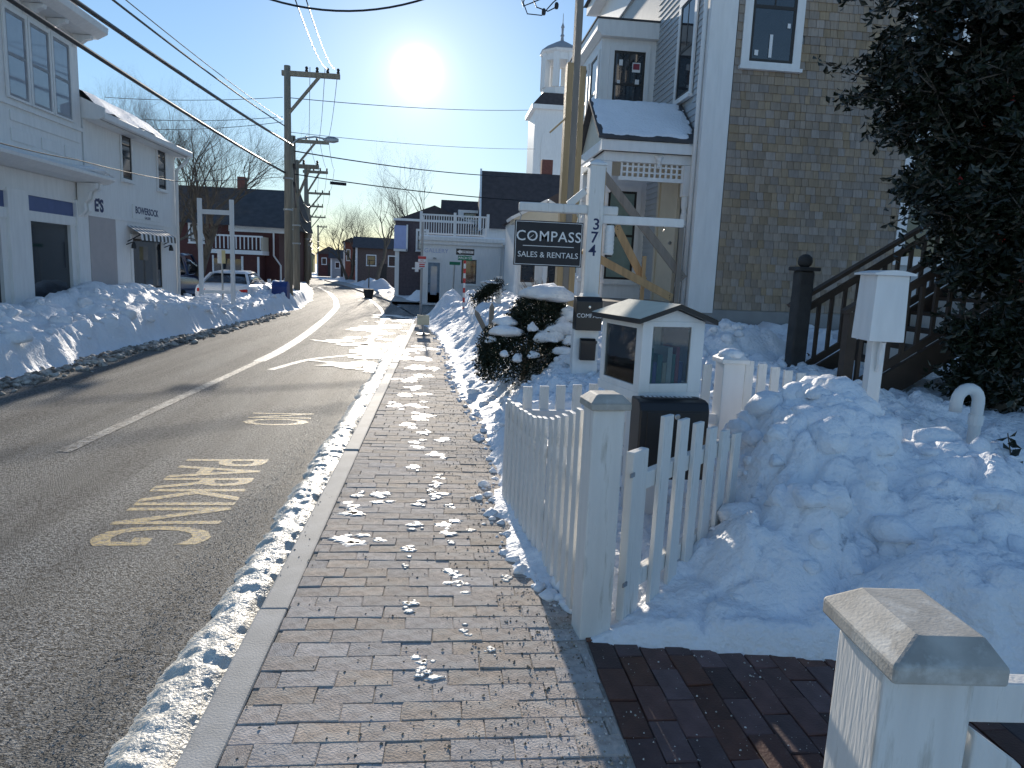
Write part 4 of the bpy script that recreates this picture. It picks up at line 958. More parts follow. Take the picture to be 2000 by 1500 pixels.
# clapboards on the street front
CL = MB().add([(-0.022, 0, 0), (-0.022, 1, 0), (0, 1, 0), (0, 0, 0), (-0.006, 0, 0.108), (-0.006, 1, 0.108), (0, 1, 0.108), (0, 0, 0.108)], [(0, 3, 2, 1), (4, 5, 6, 7), (0, 1, 5, 4), (1, 2, 6, 5), (2, 3, 7, 6), (3, 0, 4, 7)]).mesh('clapboard', M_clap)
z = 1.04
while z < 7.6:
    for (y0, y1) in ((0.20, 3.0), (6.0, 8.6)):
        if 4.4 < z < 6.3 and y0 < 1: 
            put('clapboard', CL, hs_, loc=(0.02, 0.20, z), scale=(1, 0.42, 1)); put('clapboard', CL, hs_, loc=(0.02, 1.58, z), scale=(1, 1.42, 1))
        elif y0 < 1 or z > 4: put('clapboard', CL, hs_, loc=(0.02, y0, z), scale=(1, y1-y0, 1))
    z += 0.105
B(-0.04, 0.02, 0.2, 8.6, 7.55, 8.4).build('frieze', M_white, hs_)
b = MB(); b.box(-0.35, 6.6, -0.35, 8.8, 8.4, 8.6); b.build('eave', M_white, hs_)
b = MB(); b.prism([(-0.45, 8.6), (6.7, 8.6), (3.1, 11.5)], 'y', -0.35, 8.8); b.build('roof', M_roofgrey, hs_)
for (a, c, d, e) in WIN_S: 
    win(hs_, ((a+c)/2, -0.012, d), 0, c-a, e-d, trim=0.13, mull=1)
win(hs_, (-0.004, 1.10, 4.62), RZX, 0.72, 1.55, trim=0.11, mull=1)
dr = B(3.45, 4.75, -0.03, 0.0, 1.9, 4.1).build('door', M_white, hs_); B(3.62, 4.58, -0.036, -0.031, 2.05, 3.95).build('pane', M_pane, dr)
# bay over two storeys
bx0, bx1 = 2.98-HX, 0.0; by0, by1 = 14.4-HY, 17.4-HY
b = MB(); b.box(bx0, 0.02, by0, by1, 0.9, 6.06); b.build('bay', M_white, hs_)
b = MB(); b.prism([(bx0-.13, 6.15), (bx0-.13, 6.36), (0.02, 6.36), (0.02, 6.06), (bx0-.03, 6.06)], 'y', by0-.14, by1+.14); b.build('bay_cornice', M_white, hs_, bevel=0.006)
B(bx0-.15, 0.02, by0-.16, by1+.16, 6.361, 6.39).build('bay_roof', M_roofgrey, hs_)
o = win(hs_, (3.545-HX, by0-.004, 4.62), 0, 0.62, 1.22, trim=0.09, pane=M_pane, mull=1)
for (px, pz, w_, h_) in ((-.17, .95, .07, .11), (-.20, .62, .06, .06), (.17, .62, .08, .09)): B(px-w_/2, px+w_/2, -.0195, -.0170, pz, pz+h_).build('sticker', M_letter, o)
b = MB(); b.box(.06, .22, -.0195, -.017, .84, 1.02); st_ = b.build('sticker', M_letter, o); B(.075, .205, -.0205, -.0196, .89, 1.0).build('sticker_mark', mat('sticker_red', (.25, .04, .06), bump=0), st_)
for k in range(3): win(hs_, (bx0-.004, by0+.5+k*1.0, 4.45), RZX, 0.62, 1.35, trim=0.07)
win(hs_, (3.58-HX, by0-.004, 1.45), 0, 0.58, 1.75, trim=0.09, pane=M_panegreen)
for k in range(3): win(hs_, (bx0-.004, by0+.5+k*1.0, 1.55), RZX, 0.66, 1.6, trim=0.07, pane=M_panegreen)
# stickers on the side window
o = hs_
for (x, z, w_, h_) in ((.72, 5.02, .06, .08), (.95, 5.0, .05, .34), (1.22, 5.45, .05, .07), (.85, 6.0, .06, .07)): B(x, x+w_, -.034, -.0315, z, z+h_).build('sticker', M_letter, hs_)

# porch
pc = thing('porch', 'white gabled porch with turned posts, lattice frieze and snow on its roof', 'porch', (HX, 11.5, 0))
X0p, ye, yr, yf = 2.42-HX, 0.0, 1.0, 2.0; zE, zR_ = 3.66, 4.42
b = MB(); b.add([(X0p, ye, zE), (-.01, ye, zE), (-.01, yr, zR_), (X0p, yr, zR_), (X0p, ye, zE+.05), (-.01, ye, zE+.05), (-.01, yr, zR_+.05), (X0p, yr, zR_+.05)], [(0, 3, 2, 1), (4, 5, 6, 7), (0, 1, 5, 4), (1, 2, 6, 5), (2, 3, 7, 6), (3, 0, 4, 7)]); rf = b.build('roof', M_roofgrey, pc)
b = MB(); b.add([(X0p, yf, zE), (-.01, yf, zE), (-.01, yr, zR_), (X0p, yr, zR_), (X0p, yf, zE+.05), (-.01, yf, zE+.05), (-.01, yr, zR_+.05), (X0p, yr, zR_+.05)], [(0, 1, 2, 3), (7, 6, 5, 4), (4, 5, 1, 0), (5, 6, 2, 1), (6, 7, 3, 2), (7, 4, 0, 3)]); b.build('roof', M_roofgrey, pc)
# snow lying on the near slope
def roof_snow(parent, x0, x1, y0, z0_, y1, z1_, th, name='roof_snow', bare=None):
    xs = np.linspace(x0, x1, 70); ts = np.linspace(0, 1, 50); X, T = np.meshgrid(xs, ts)
    edge = np.minimum.reduce([(X-x0)/.06, (x1-X)/.10, T/.05, (1-T)/.03])+1.2*fbm(X*6, T*6, 77)
    h = th*sstep(0, 1.0, edge)*(1+.4*fbm(X*3, T*3, 71))-0.006
    if bare is not None: h = h-2.2*th*sstep(.0, .35, bare(X, T)+.5*fbm(X*10, T*22, 73))
    Z = z0_+(z1_-z0_)*T+h; Y = y0+(y1-y0)*T
    me = bpy.data.meshes.new(name); nx, ny = len(xs), len(ts); i = np.arange(nx*ny).reshape(ny, nx)
    f = np.stack([i[:-1, :-1].ravel(), i[:-1, 1:].ravel(), i[1:, 1:].ravel(), i[1:, :-1].ravel()], 1)
    me.from_pydata(np.stack([X.ravel(), Y.ravel(), Z.ravel()], 1).tolist(), [], f.tolist()); me.materials.append(M_snow); me.polygons.foreach_set('use_smooth', [True]*len(me.polygons))
    return put(name, me, parent)
roof_snow(pc, X0p+.03, -.03, ye+.01, zE+.05, yr, zR_+.05, 0.035, bare=lambda X, T: 0.9*sstep(-.45, -.02, X)*sstep(.65, .05, T)-.55)
b = MB(); b.prism([(ye+.08, zE), (yr, zR_-.03), (yf-.08, zE)], 'x', X0p+.10, X0p+.14); b.build('gable', M_cream, pc)
b = MB(); b.box(X0p+.06, -.01, ye+.03, ye+.07, zE-.17, zE-.003); b.box(X0p+.061, X0p+.10, ye+.07, yf-.07, zE-.17, zE-.003); b.build('fascia', M_white, pc, bevel=.004)
b = MB(); b.box(X0p+.13, -.01, ye+.12, ye+.24, zE-.32, zE-.172); b.box(X0p+.13, X0p+.25, ye+.24, yf-.12, zE-.32, zE-.172); b.build('beam', M_white, pc, bevel=.004)
# lattice frieze
zb0, zb1 = 3.08, 3.33
for k in range(13):
    x = -1.20+k*.092; B(x-.016, x+.016, .165, .185, zb0+.041, zb1+.008).build('lattice_slat', M_white, pc)
for k in range(15):
    y = .36+k*.098; B(X0p+.18, X0p+.20, y-.016, y+.016, zb0+.041, zb1+.008).build('lattice_slat', M_white, pc)
b = MB(); b.box(-1.25, -.05, .15, .20, zb0-.02, zb0+.04); b.build('lattice_rail', M_white, pc); b = MB(); b.box(X0p+.16, X0p+.22, .30, 1.8, zb0-.02, zb0+.04); b.build('lattice_rail', M_white, pc)
b = MB(); b.box(-1.20, -.06, .172, .178, zb0+.10, zb0+.125); b.box(-1.20, -.06, .172, .178, zb0+.19, zb0+.215); b.build('lattice_cross', M_white, pc)
PROF = [(.055, 0), (.055, .25), (.07, .27), (.07, .33), (.05, .36), (.042, .6), (.05, .95), (.065, 1.2), (.045, 1.23), (.07, 1.26), (.07, 1.30), (.05, 1.34), (.06, 1.38), (.06, 1.44), (.045, 1.47), (.045, 1.52), (.062, 1.56), (.062, 2.2)]
for (x, y) in ((X0p+.19, .18), (-.10, .18), (X0p+.19, 1.82)):
    m = MB(); m.lathe((x, y, 1.12), PROF, 12); m.build('turned_post', M_white, pc, smooth=False)
    B(x-.075, x+.075, y-.075, y+.075, 2.85, 3.335).build('post_block', M_white, pc, bevel=.004)
b = MB(); b.lathe((-.62, .08, 3.28), [(.02, 0), (.035, .02), (.02, .05), (.05, .10), (.05, .13), (.08, .16)], 8); b.build('pendant', M_white, pc)
B(X0p+.02, -.005, .05, 1.95, .98, 1.10).build('porch_floor', M_lumbergrey, pc)
B(X0p+.06, -.03, .08, 1.92, .2, .975).build('porch_base', M_found, pc)
B(X0p+.1, -.01, .25, 1.75, 3.335, 3.36).build('porch_ceiling', M_cream, pc)
# doorway behind the porch
dw = thing('front_door', 'tan front door with a cream surround under the porch', 'door', (HX-.02, 12.75, 1.10))
B(-.03, 0, -.48, .48, 0, 2.15).build('leaf', M_cream, dw)
for y in (-.60, .48): B(-.06, 0, y, y+.12, 0, 2.28).build('jamb', M_cream, dw)
B(-.065, 0, -.62, .62, 2.16, 2.34).build('lintel', M_cream, dw)
b = MB(); b.lathe((-.06, -.36, 1.0), [(.01, 0), (.03, .02), (.03, .04), (.01, .06)], 8); b.build('knob', M_metal, dw)
# builders' bracing in front of the porch
def plank(a, c, Ya, Yc, w, m, lab):
    p = PY(a[0], a[1], Ya); q = PY(c[0], c[1], Yc); t = thing('brace_plank', lab, 'plank', p, group=None)
    m_ = MB(); m_.bar((0, 0, 0), q-p, .04, w, up=(0, 0, 1)); m_.build('board', m, t, bevel=.003)
    d = (q-p).normalized()
    for s in (.05, (q-p).length-.05):
        for e in (-.02, .02):
            mm = MB(); mm.lathe((0, 0, 0), [(.008, 0), (.006, .006)], 6); o = mm.build('bolt', M_black, t); c_ = d*s
            o.location = (c_.x, c_.y-.022, c_.z+e); o.rotation_euler = (R(90), 0, 0)
plank((1178, 340), (1335, 545), 11.35, 11.35, .13, M_lumbergrey, 'grey weathered plank braced diagonally across the porch')
plank((1203, 440), (1257, 548), 11.30, 11.30, .12, M_lumber, 'short yellow plank braced steeply under the porch')
plank((1138, 488), (1312, 582), 11.1, 11.1, .12, M_lumber, 'long yellow plank sloping low in front of the porch')
p = PY(1172, 300, 10.6)
t = thing('lumber_post', 'wide yellow lumber post standing behind the white sign post', 'post', (p.x, 10.6, .3)); B(-.10, .10, -.05, .05, 0, p.z-.5).build('plank', M_lumber, t, bevel=.003); B(-.10, .10, .052, .09, 0, p.z-.9).build('backing', M_lumbergrey, t)
p = PY(1259, 500, 11.25)
t = thing('lumber_post', 'thin upright lumber strip under the porch edge', 'post', (p.x, 11.25, .4)); B(-.028, .028, -.02, .02, 0, p.z-.4).build('strip', M_lumber, t); B(-.05, .05, -.03, .03, -.1, .06).build('foot_block', M_lumber, t)
p = PY(1332, 440, 11.30)
t = thing('lumber_post', 'grey upright board beside the right turned porch post', 'post', (p.x, 11.30, .4)); B(-.035, .035, -.02, .02, 0, p.z-.4).build('strip', M_lumbergrey, t); B(-.06, .06, -.03, .03, -.1, .06).build('foot_block', M_lumber, t)

# ------------------------------------------------------------------ small white building with a portico
pb = thing('portico_building', 'small white building with a pedimented portico beyond the porch', 'building', (2.2, 22, 0))
B(0.15, 3.6, 0.9, 5, -0.1, 3.2).build('wall', M_white, pb)
b = MB(); b.prism([(-.05, 3.0), (1.9, 3.0), (1.9, 3.12), (.95, 3.62), (-.05, 3.12)], 'y', -.1, 1.2); b.build('pediment', M_cream, pb)
for s, a, c in ((1, -.15, .95), (-1, 2.05, .95)):
    b = MB(); b.bar((a, .55, 3.10), (c, .55, 3.68), 1.5, .09, up=(0, 0, 1)); b.build('roof_slope', M_white, pb)
for x in (.12, 1.0, 1.75): m = MB(); m.lathe((x, .1, 0), [(.10, 0), (.10, .3), (.08, .35), (.075, 2.8), (.11, 2.9), (.11, 3.0)], 12); m.build('column', M_white, pb)
win(pb, (.55, .896, 1.2), 0, .45, 1.3, trim=.08); win(pb, (1.35, .896, 1.2), 0, .4, 1.3, trim=.08)
b = MB(); b.prism([(0.0, 3.2), (3.8, 3.2), (1.9, 4.3)], 'y', .85, 5.2); b.build('roof', M_roofdark, pb)
B(0, 2.0, -.1, .9, -.1, .35).build('step', M_conc, pb)
# ------------------------------------------------------------------ white corner gallery
ga_ = thing('gallery_building', 'white single storey corner gallery with a railed roof deck and blue door', 'building', (-.86, 32, -.1))
B(0, 3.62, 0, 6, 0, 2.82).build('wall', M_white, ga_)
b = MB(); b.box(-.16, 3.7, -.18, 6.1, 2.82, 2.98); b.build('cornice', M_white, ga_); B(-.08, 3.66, -.10, 6.05, 2.66, 2.82).build('moulding', M_white, ga_)
B(-.10, 3.68, -.12, 6.05, 2.98, 3.05).build('deck_snow', M_snow, ga_)
B(.02, 3.6, -.03, 0, .10, .55).build('skirting', M_white, ga_)
d_ = B(.28, .80, -.03, 0, .08, 1.86).build('door', M_bluedoor, ga_); B(.40, .68, -.034, -.031, .45, 1.70).build('pane', M_panesky, d_); b = MB(); b.lathe((.33, -.04, .9), [(.02, 0), (.03, .02), (.02, .05)], 8); b.build('knob', M_black, d_)
B(.18, .28, -.045, 0, .08, 1.98).build('jamb', M_white, ga_); B(.80, .90, -.045, 0, .08, 1.98).build('jamb', M_white, ga_); B(.16, .92, -.05, 0, 1.98, 2.10).build('lintel', M_white, ga_)
win(ga_, (2.08, -.004, 1.0), 0, .66, 1.05, trim=.08, rail=False)
win(ga_, (-.004, 3.0, 1.0), RZX, 1.2, 1.1, trim=.08, rail=False)
M_faint = mat('faded_letter', (.42, .45, .62), bump=0, rough=.6)
lettering('GALLERY', .26, M_faint, ga_, (.62, -.004, 2.37), FACE_Y, extrude=.002); lettering('386', .12, M_sash, ga_, (.55, -.055, 2.04), FACE_Y, extrude=.002)
for k in range(27):
    x = -.05+k*.108; B(x-.02, x+.02, -.02, .02, 3.15, 3.88).build('baluster', M_white, ga_)
for k in range(22):
    y = .1+k*.15; B(-.09, -.05, y-.02, y+.02, 3.15, 3.88).build('baluster', M_white, ga_)
B(-.12, 2.9, -.045, .045, 3.88, 3.95).build('handrail', M_white, ga_); B(-.12, -.03, .045, 3.5, 3.88, 3.95).build('handrail', M_white, ga_); B(-.1, 2.9, -.03, .03, 3.08, 3.15).build('bottom_rail', M_white, ga_)
for x in (-.07, 1.4, 2.85): B(x-.06, x+.06, -.06, .06, 3.0, 4.05).build('rail_post', M_white, ga_)
b = MB(); b.tube([(3.45, -.05, .1), (3.45, -.05, 2.6)], .03, 8); b.build('downpipe', M_white, ga_)
ex = thing('clapboard_wing', 'pale blue clapboard wing between gallery and portico', 'building', (2.75, 30.2, -.1))
B(0, 2.2, 0, 4, 0, 2.72).build('wall', M_clapblue, ex); B(-.1, 2.3, -.1, 4, 2.72, 2.85).build('eave', M_white, ex); B(.0, .10, -.02, 0, 0, 2.72).build('corner_board', M_white, ex)
win(ex, (1.1, -.004, .9), 0, .6, 1.2, trim=.08)
# steep dark roofed house behind
dh = thing('steep_roofed_house', 'house with a tall dark steep roof behind the gallery', 'house', (2.0, 36.5, 0))
B(0.1, 7, 0.2, 6, -.1, 3.7).build('wall', M_white, dh)
b = MB(); b.add([(-.1, -.1, 3.62), (7.2, -.1, 3.72), (7.2, 3.0, 6.8), (.02, 3.0, 6.8), (-.1, 6.2, 3.6), (7.2, 6.2, 3.6)], [(0, 1, 2, 3), (3, 2, 5, 4), (0, 3, 4), (1, 5, 2), (0, 4, 5, 1)]); b.build('roof', M_roofdark, dh)
b = MB(); b.bar((-.13, -.12, 3.55), (-.01, 3.0, 6.82), .10, .22); b.build('barge_board', M_white, dh)
b = MB(); b.prism([(0.2, 3.6), (6.0, 3.6), (3.0, 6.6)], 'x', -.02, .05); b.build('gable', M_white, dh)
B(3.3, 3.9, 3.2, 3.8, 6.2, 7.6).build('chimney', M_redbrick, dh)
sh = thing('dormer_house', 'low dark roofed house with a white dormer behind the deck railing', 'house', (-.1, 40, 0))
B(0, 2.3, .1, 5, -.1, 3.9).build('wall', M_white, sh)
b = MB(); b.add([(-.05, 0, 3.85), (2.4, 0, 3.85), (2.4, 2.0, 5.4), (.0, 2.0, 5.4), (-.05, 4, 3.8), (2.4, 4, 3.8)], [(0, 1, 2, 3), (3, 2, 5, 4), (0, 3, 4), (1, 5, 2), (0, 4, 5, 1)]); b.build('roof', M_roofdark, sh)
d_ = B(.95, 2.35, .2, 1.8, 3.9, 4.75).build('dormer', M_white, sh); win(sh, (1.65, .19, 4.25), 0, .8, .35, trim=.06, rail=False)
# purple brown house with the blue panel
ph = thing('brown_house', 'dark brown shingled house with a pale blue sign panel at its corner', 'house', (-2.45, 38.5, -.1))
B(0, 4, .02, 6, 0, 4.0).build('wall', M_purplewall, ph); B(0, .22, -.03, 0, 0, 2.5).build('corner_board', M_white, ph)
pl = B(-.05, .62, -.16, -.02, 2.55, 3.75).build('sign_panel', M_bluesign, ph); B(.58, .66, -.18, -.005, 2.45, 3.8).build('panel_frame', M_white, pl); B(-.06, .64, -.18, -.02, 2.42, 2.54).build('panel_base', M_white, pl)
B(.9, 1.7, -.05, 0, 1.52, 1.60).build('ledge', M_white, ph); win(ph, (1.4, -.004, 2.55), 0, .45, .95, trim=.10, pane=M_panesky)
b = MB(); b.box(-.1, 4.1, -.1, 6.1, 4.0, 4.12); b.build('eave', M_white, ph); b = MB(); b.prism([(-.15, 4.12), (4.15, 4.12), (2.0, 5.0)], 'y', 1.5, 6); b.build('roof', M_roofdark, ph)
# church
ch = thing('church', 'white wooden church tower with an arcaded belfry and spire', 'church', (8.4, 55, -.1))
B(-2.0, 2.0, -2, 2, 0, 13.2).build('tower', M_white, ch)
B(-2.25, 2.25, -2.25, 2.25, 13.2, 13.5).build('cornice', M_white, ch)
b = MB(); b.add([(-2.2, -2.2, 13.5), (2.2, -2.2, 13.5), (2.2, 2.2, 13.5), (-2.2, 2.2, 13.5), (-1.4, -1.4, 14.5), (1.4, -1.4, 14.5), (1.4, 1.4, 14.5), (-1.4, 1.4, 14.5)], [(0, 1, 5, 4), (1, 2, 6, 5), (2, 3, 7, 6), (3, 0, 4, 7), (4, 5, 6, 7)]); b.build('skirt_roof', M_roofdark, ch)
b = MB(); b.lathe((0, 0, 14.5), [(1.4, 0), (1.4, .5), (1.3, .55)], 8); b.build('belfry_base', M_white, ch)
for k in range(8):
    a = 2*math.pi*(k+.5)/8; m = MB(); m.bar((1.25*math.cos(a), 1.25*math.sin(a), 15.0), (1.25*math.cos(a), 1.25*math.sin(a), 17.4), .42, .42, up=(math.cos(a), math.sin(a), 0)); m.build('belfry_pier', M_white, ch)
b = MB(); b.lathe((0, 0, 16.9), [(1.42, .0), (1.42, .45), (1.62, .6), (1.62, .72)], 8); b.build('belfry_entablature', M_white, ch)
b = MB(); b.lathe((0, 0, 17.62), [(1.66, 0), (1.2, .35), (.5, .72), (.12, .9)], 8); b.build('dome', M_greywall, ch)
b = MB(); b.lathe((0, 0, 18.5), [(.14, 0), (.10, .3), (.16, .35), (.08, .5), (.10, .9), (.14, .95), (.03, 1.25), (.02, 1.9)], 8); b.build('spire', M_greywall, ch)
for s in (-.95, .95):
    m = MB(); pr = [(-.5, 9), (.5, 9), (.5, 11.2)]+[(.5*math.cos(t), 11.2+.5*math.sin(t)) for t in np.linspace(0.3, math.pi-.3, 6)]+[(-.5, 11.2)]; m.prism([(p[0]+s, p[1]) for p in pr], 'y', -2.06, -2.0); m.build('arched_panel', M_white, ch)
B(-2.6, 5, 2.2, 22, 0, 8).build('nave', M_white, ch); b = MB(); b.prism([(-2.8, 8), (5.2, 8), (1.2, 11.5)], 'y', 2.2, 22); b.build('nave_roof', M_roofdark, ch)
# ================================================================== left side of the street
s1 = thing('shopfront_building', 'white shop building with blue transoms and a windowed upper bay at the left edge', 'building', (-7.0, 15.15, -.1))
# local: y runs back towards the camera as negative, +x faces the street
B(-6, -.12, -9, 0, 0, 5.75).build('wall', M_white, s1)
B(-.12, -.03, -9, 0, 2.62, 2.95).build('signboard', M_white, s1)
B(-.12, -.02, -9, 0, 0, .35).build('plinth', M_bluepanel, s1)
for y0, y1 in ((-.42, 0.0), (-2.62, -2.03), (-4.9, -4.3), (-7.0, -6.6)): B(-.12, .02, y0, y1, 0, 2.62).build('pillar', M_white, s1, bevel=.01)
for y0, y1 in ((-2.03, -.42), (-4.3, -2.62), (-6.6, -4.9)):
    B(-.12, -.05, y0, y1, 2.30, 2.56).build('transom', M_bluepanel, s1); B(-.12, -.02, y0, y1, 2.56, 2.62).build('head', M_white, s1); B(-.12, -.015, y0, y1, 2.13, 2.30).build('head', M_white, s1)
    w = B(-.12, -.03, y0, y1, .35, .62).build('stall_riser', M_white, s1)
    B(-.12, -.035, y0, y0+.12, .62, 2.13).build('shop_frame', M_white, s1); B(-.12, -.035, y1-.16, y1, .62, 2.13).build('shop_frame', M_white, s1)
    B(-.105, -.095, y0+.12, y1-.16, .62, 2.13).build('shop_pane', M_pane, s1); B(-.12, .03, y0+.02, y1-.02, .60, .64).build('sill', M_white, s1)
b = MB(); b.prism([(-.12, 2.95), (.30, 2.98), (.46, 3.06), (.46, 3.12), (-.12, 3.30)], 'y', -9, .28); b.build('cornice', M_white, s1, bevel=.01)
for y in (-.1, -.28, -4.7, -4.9):
    pr = [(0, 2.96), (.36, 2.96), (.34, 2.86), (.24, 2.80), (.20, 2.66), (.12, 2.58), (.13, 2.44), (.05, 2.34), (0, 2.30)]
    m = MB(); m.prism([(p[0], p[1]) for p in pr], 'y', y-.06, y+.04); o = m.build('bracket', M_white, s1, bevel=.008)
cs = snowblob(s1, (.14, -.05, 3.18), (.30, .42, .10), 5, 'cornice_snow'); snowblob(s1, (.22, .12, 3.14), (.22, .22, .08), 9, 'cornice_snow')
# upper bay
B(-.12, .0, -9, -.05, 3.2, 5.75).build('bay_wall', M_white, s1)
for k, (ya, yb) in enumerate(((-.98, -.42), (-1.70, -1.12), (-2.40, -1.84), (-3.6, -3.0), (-4.3, -3.7))):
    win(s1, (.004, (ya+yb)/2, 4.08), RZL, yb-ya, 1.32, trim=.06, pane=M_panesky, sash=mat('grey_sash', (.30, .31, .33), bump=0), sill=False)
B(0, .03, -9, -.05, 3.93, 4.0).build('sill_band', M_white, s1)
for ya, yb in ((-.72, -.15), (-1.5, -.9), (-2.4, -1.7)): B(0, .018, ya, yb, 3.38, 3.58).build('panel_mould', M_white, s1, bevel=.006)
B(0, .018, -2.4, -.15, 3.70, 3.86).build('panel_mould', M_white, s1, bevel=.006)
b = MB(); b.prism([(-.5, 5.66), (.32, 5.68), (.50, 5.78), (.52, 5.90), (-.5, 6.12)], 'y', -9, .12); b.build('eave', M_white, s1, bevel=.01)
for y in (-.15, -1.05, -1.77, -2.7):
    pr = [(0, 5.67), (.34, 5.67), (.32, 5.61), (.22, 5.58), (.14, 5.52), (.06, 5.50), (0, 5.44)]; m = MB(); m.prism(pr, 'y', y-.07, y+.05); m.build('eave_bracket', M_white, s1, bevel=.008)
b = MB(); b.prism([(-9, 5.68), (.2, 5.68), (-4.5, 7.6)], 'x', -6, .2) if False else b.prism([(.40, 5.91), (-6, 5.91), (-6, 7.4), (-1.2, 7.4)], 'y', -9, -.2); b.build('roof', M_roofgrey, s1)
B(-.35, .05, -1.4, -.6, 5.9, 7.4).build('gable_dormer', M_greywall, s1)

s2 = thing('white_gallery', 'white two storey gallery with BOWERSOCK sign and striped awning', 'building', (-7.0, 20.0, -.1))
B(-6, 0, -4.83, 0, 0, 4.3).build('wall', M_white, s2)
b = MB(); b.prism([(-6, 4.3), (.30, 4.22), (.36, 4.28), (.36, 4.36), (-2.5, 5.5), (-6, 5.5)], 'y', -4.8, .18); b.build('roof', M_roofgrey, s2)
b = MB(); b.prism([(-3, 4.3), (.30, 4.20), (.42, 4.26), (.42, 4.42), (-2.5, 5.62), (-3, 5.62)], 'y', -4.84, -4.802); b.build('barge_board', M_white, s2)
B(.28, .40, -4.8, .20, 4.22, 4.36).build('gutter', M_white, s2, bevel=.02); B(0, .28, -4.8, .15, 4.19, 4.24).build('soffit', M_white, s2)
b = MB(); b.tube([(.33, -.05, 4.22), (.33, -.05, 4.1), (.08, -.10, 3.85), (.05, -.10, .2)], .04, 8); b.build('downpipe', M_white, s2, smooth=True)
ysn = np.linspace(-4.82, -.9, 60); tsn = np.linspace(0, 1, 24); YY, TT = np.meshgrid(ysn, tsn)
th = (.22*sstep(0, .14, TT)+.06*fbm(YY*1.2, TT*2, 88))*sstep(-.9, -1.7, YY+.3*fbm(TT*3, YY*1.5, 89)); XX = .40-2.9*TT+.05*fbm(YY*2, TT*2, 90); ZZ = 4.365+1.14*TT+th-.01
me = bpy.data.meshes.new('roof_snow'); ii = np.arange(60*24).reshape(24, 60)
me.from_pydata(np.stack([XX.ravel(), YY.ravel(), ZZ.ravel()], 1).tolist(), [], np.stack([ii[:-1, :-1].ravel(), ii[1:, :-1].ravel(), ii[1:, 1:].ravel(), ii[:-1, 1:].ravel()], 1).tolist()); me.materials.append(M_snow); me.polygons.foreach_set('use_smooth', [True]*len(me.polygons)); put('roof_snow', me, s2)
for y in (-2.95, -.95): win(s2, (.004, y, 3.28), RZL, .48, .92, trim=.05)
B(0, .012, -4.78, -3.62, .1, 2.42).build('taupe_panel', M_taupe, s2)
B(0, .02, -4.8, -.2, 2.36, 2.42).build('string_course', M_white, s2)
for i, (t, y) in enumerate((("E'S", -4.32),)): lettering(t, .34, M_navy, s2, (.004, y, 2.58), FACE_X, bold=.014)
pn = B(0, .014, -2.72, -1.12, 2.45, 2.76).build('name_board', M_white, s2)
lettering('BOWERSOCK', .215, M_navy, pn, (.0145, -1.92, 2.64), FACE_X, bold=.006); lettering('GALLERY', .085, M_navy, pn, (.0145, -1.9, 2.495), FACE_X, bold=.001)
win(s2, (.004, -2.0, .85), RZL, 1.65, 1.15, trim=.08, rail=False)
aw = thing('awning', 'black and white striped awning over the gallery window', 'awning', (-7.0, 18.0, -.1))
for k in range(18):
    y = -1.05+k*.117; m = MB(); mm = M_black if k % 2 else M_signwhite
    m.add([(0.01, y, 2.28), (0.01, y+.117, 2.28), (.30, y+.117, 2.10), (.30, y, 2.10), (.31, y, 1.96), (.31, y+.117, 1.96), (.0, y, 2.26), (.0, y+.117, 2.26), (.29, y+.117, 2.08), (.29, y, 2.08)], [(0, 1, 2, 3), (3, 2, 5, 4), (6, 9, 8, 7)]); m.build('stripe', mm, aw)
b = MB(); b.tube([(0.01, -1.05, 1.92), (.29, -1.05, 2.08)], .012, 6); b.build('arm', M_black, aw); b = MB(); b.tube([(0.01, 1.05, 1.92), (.29, 1.05, 2.08)], .012, 6); b.build('arm', M_black, aw)
for y in (-1.1, 1.12):
    t = thing('wall_lamp', 'small black spot lamp on the gallery wall, %s end of the awning' % ('near' if y < 0 else 'far'), 'lamp', (-7.0, 18.0+y, 1.75))
    b = MB(); b.tube([(0, 0, 0), (.14, 0, .06)], .012, 6); b.build('arm', M_black, t); b = MB(); b.lathe((.16, 0, -.03), [(.02, .1), (.05, .02), (.055, -.05)], 10); b.build('shade', M_black, t)

# white frame for a sign, parking plate
fr_ = thing('sign_holder', 'empty white wooden sign frame standing in the snow before the parked car', 'sign frame', (-5.98, 20, .1))
for x in (-.42, .40): B(x-.05, x+.05, -.05, .05, 0, 2.98).build('post', M_white, fr_, bevel=.006)
B(-.37, .35, -.03, .03, 2.58, 2.70).build('top_rail', M_white, fr_); B(-.37, .35, -.03, .03, .50, .58).build('bottom_rail', M_white, fr_)
pk = thing('parking_sign', 'small two part parking plate on a thin post inside the white frame', 'parking sign', (-5.97, 20.4, .1))
b = MB(); b.tube([(0, 0, 0), (0, 0, 1.66)], .025, 8); b.build('post', M_metal, pk); B(-.11, .0, -.04, -.03, 1.30, 1.66).build('plate', M_signwhite, pk); B(.002, .10, -.04, -.03, 1.30, 1.66).build('plate', mat('pale_yellow_plate', (.6, .52, .28), bump=0), pk)

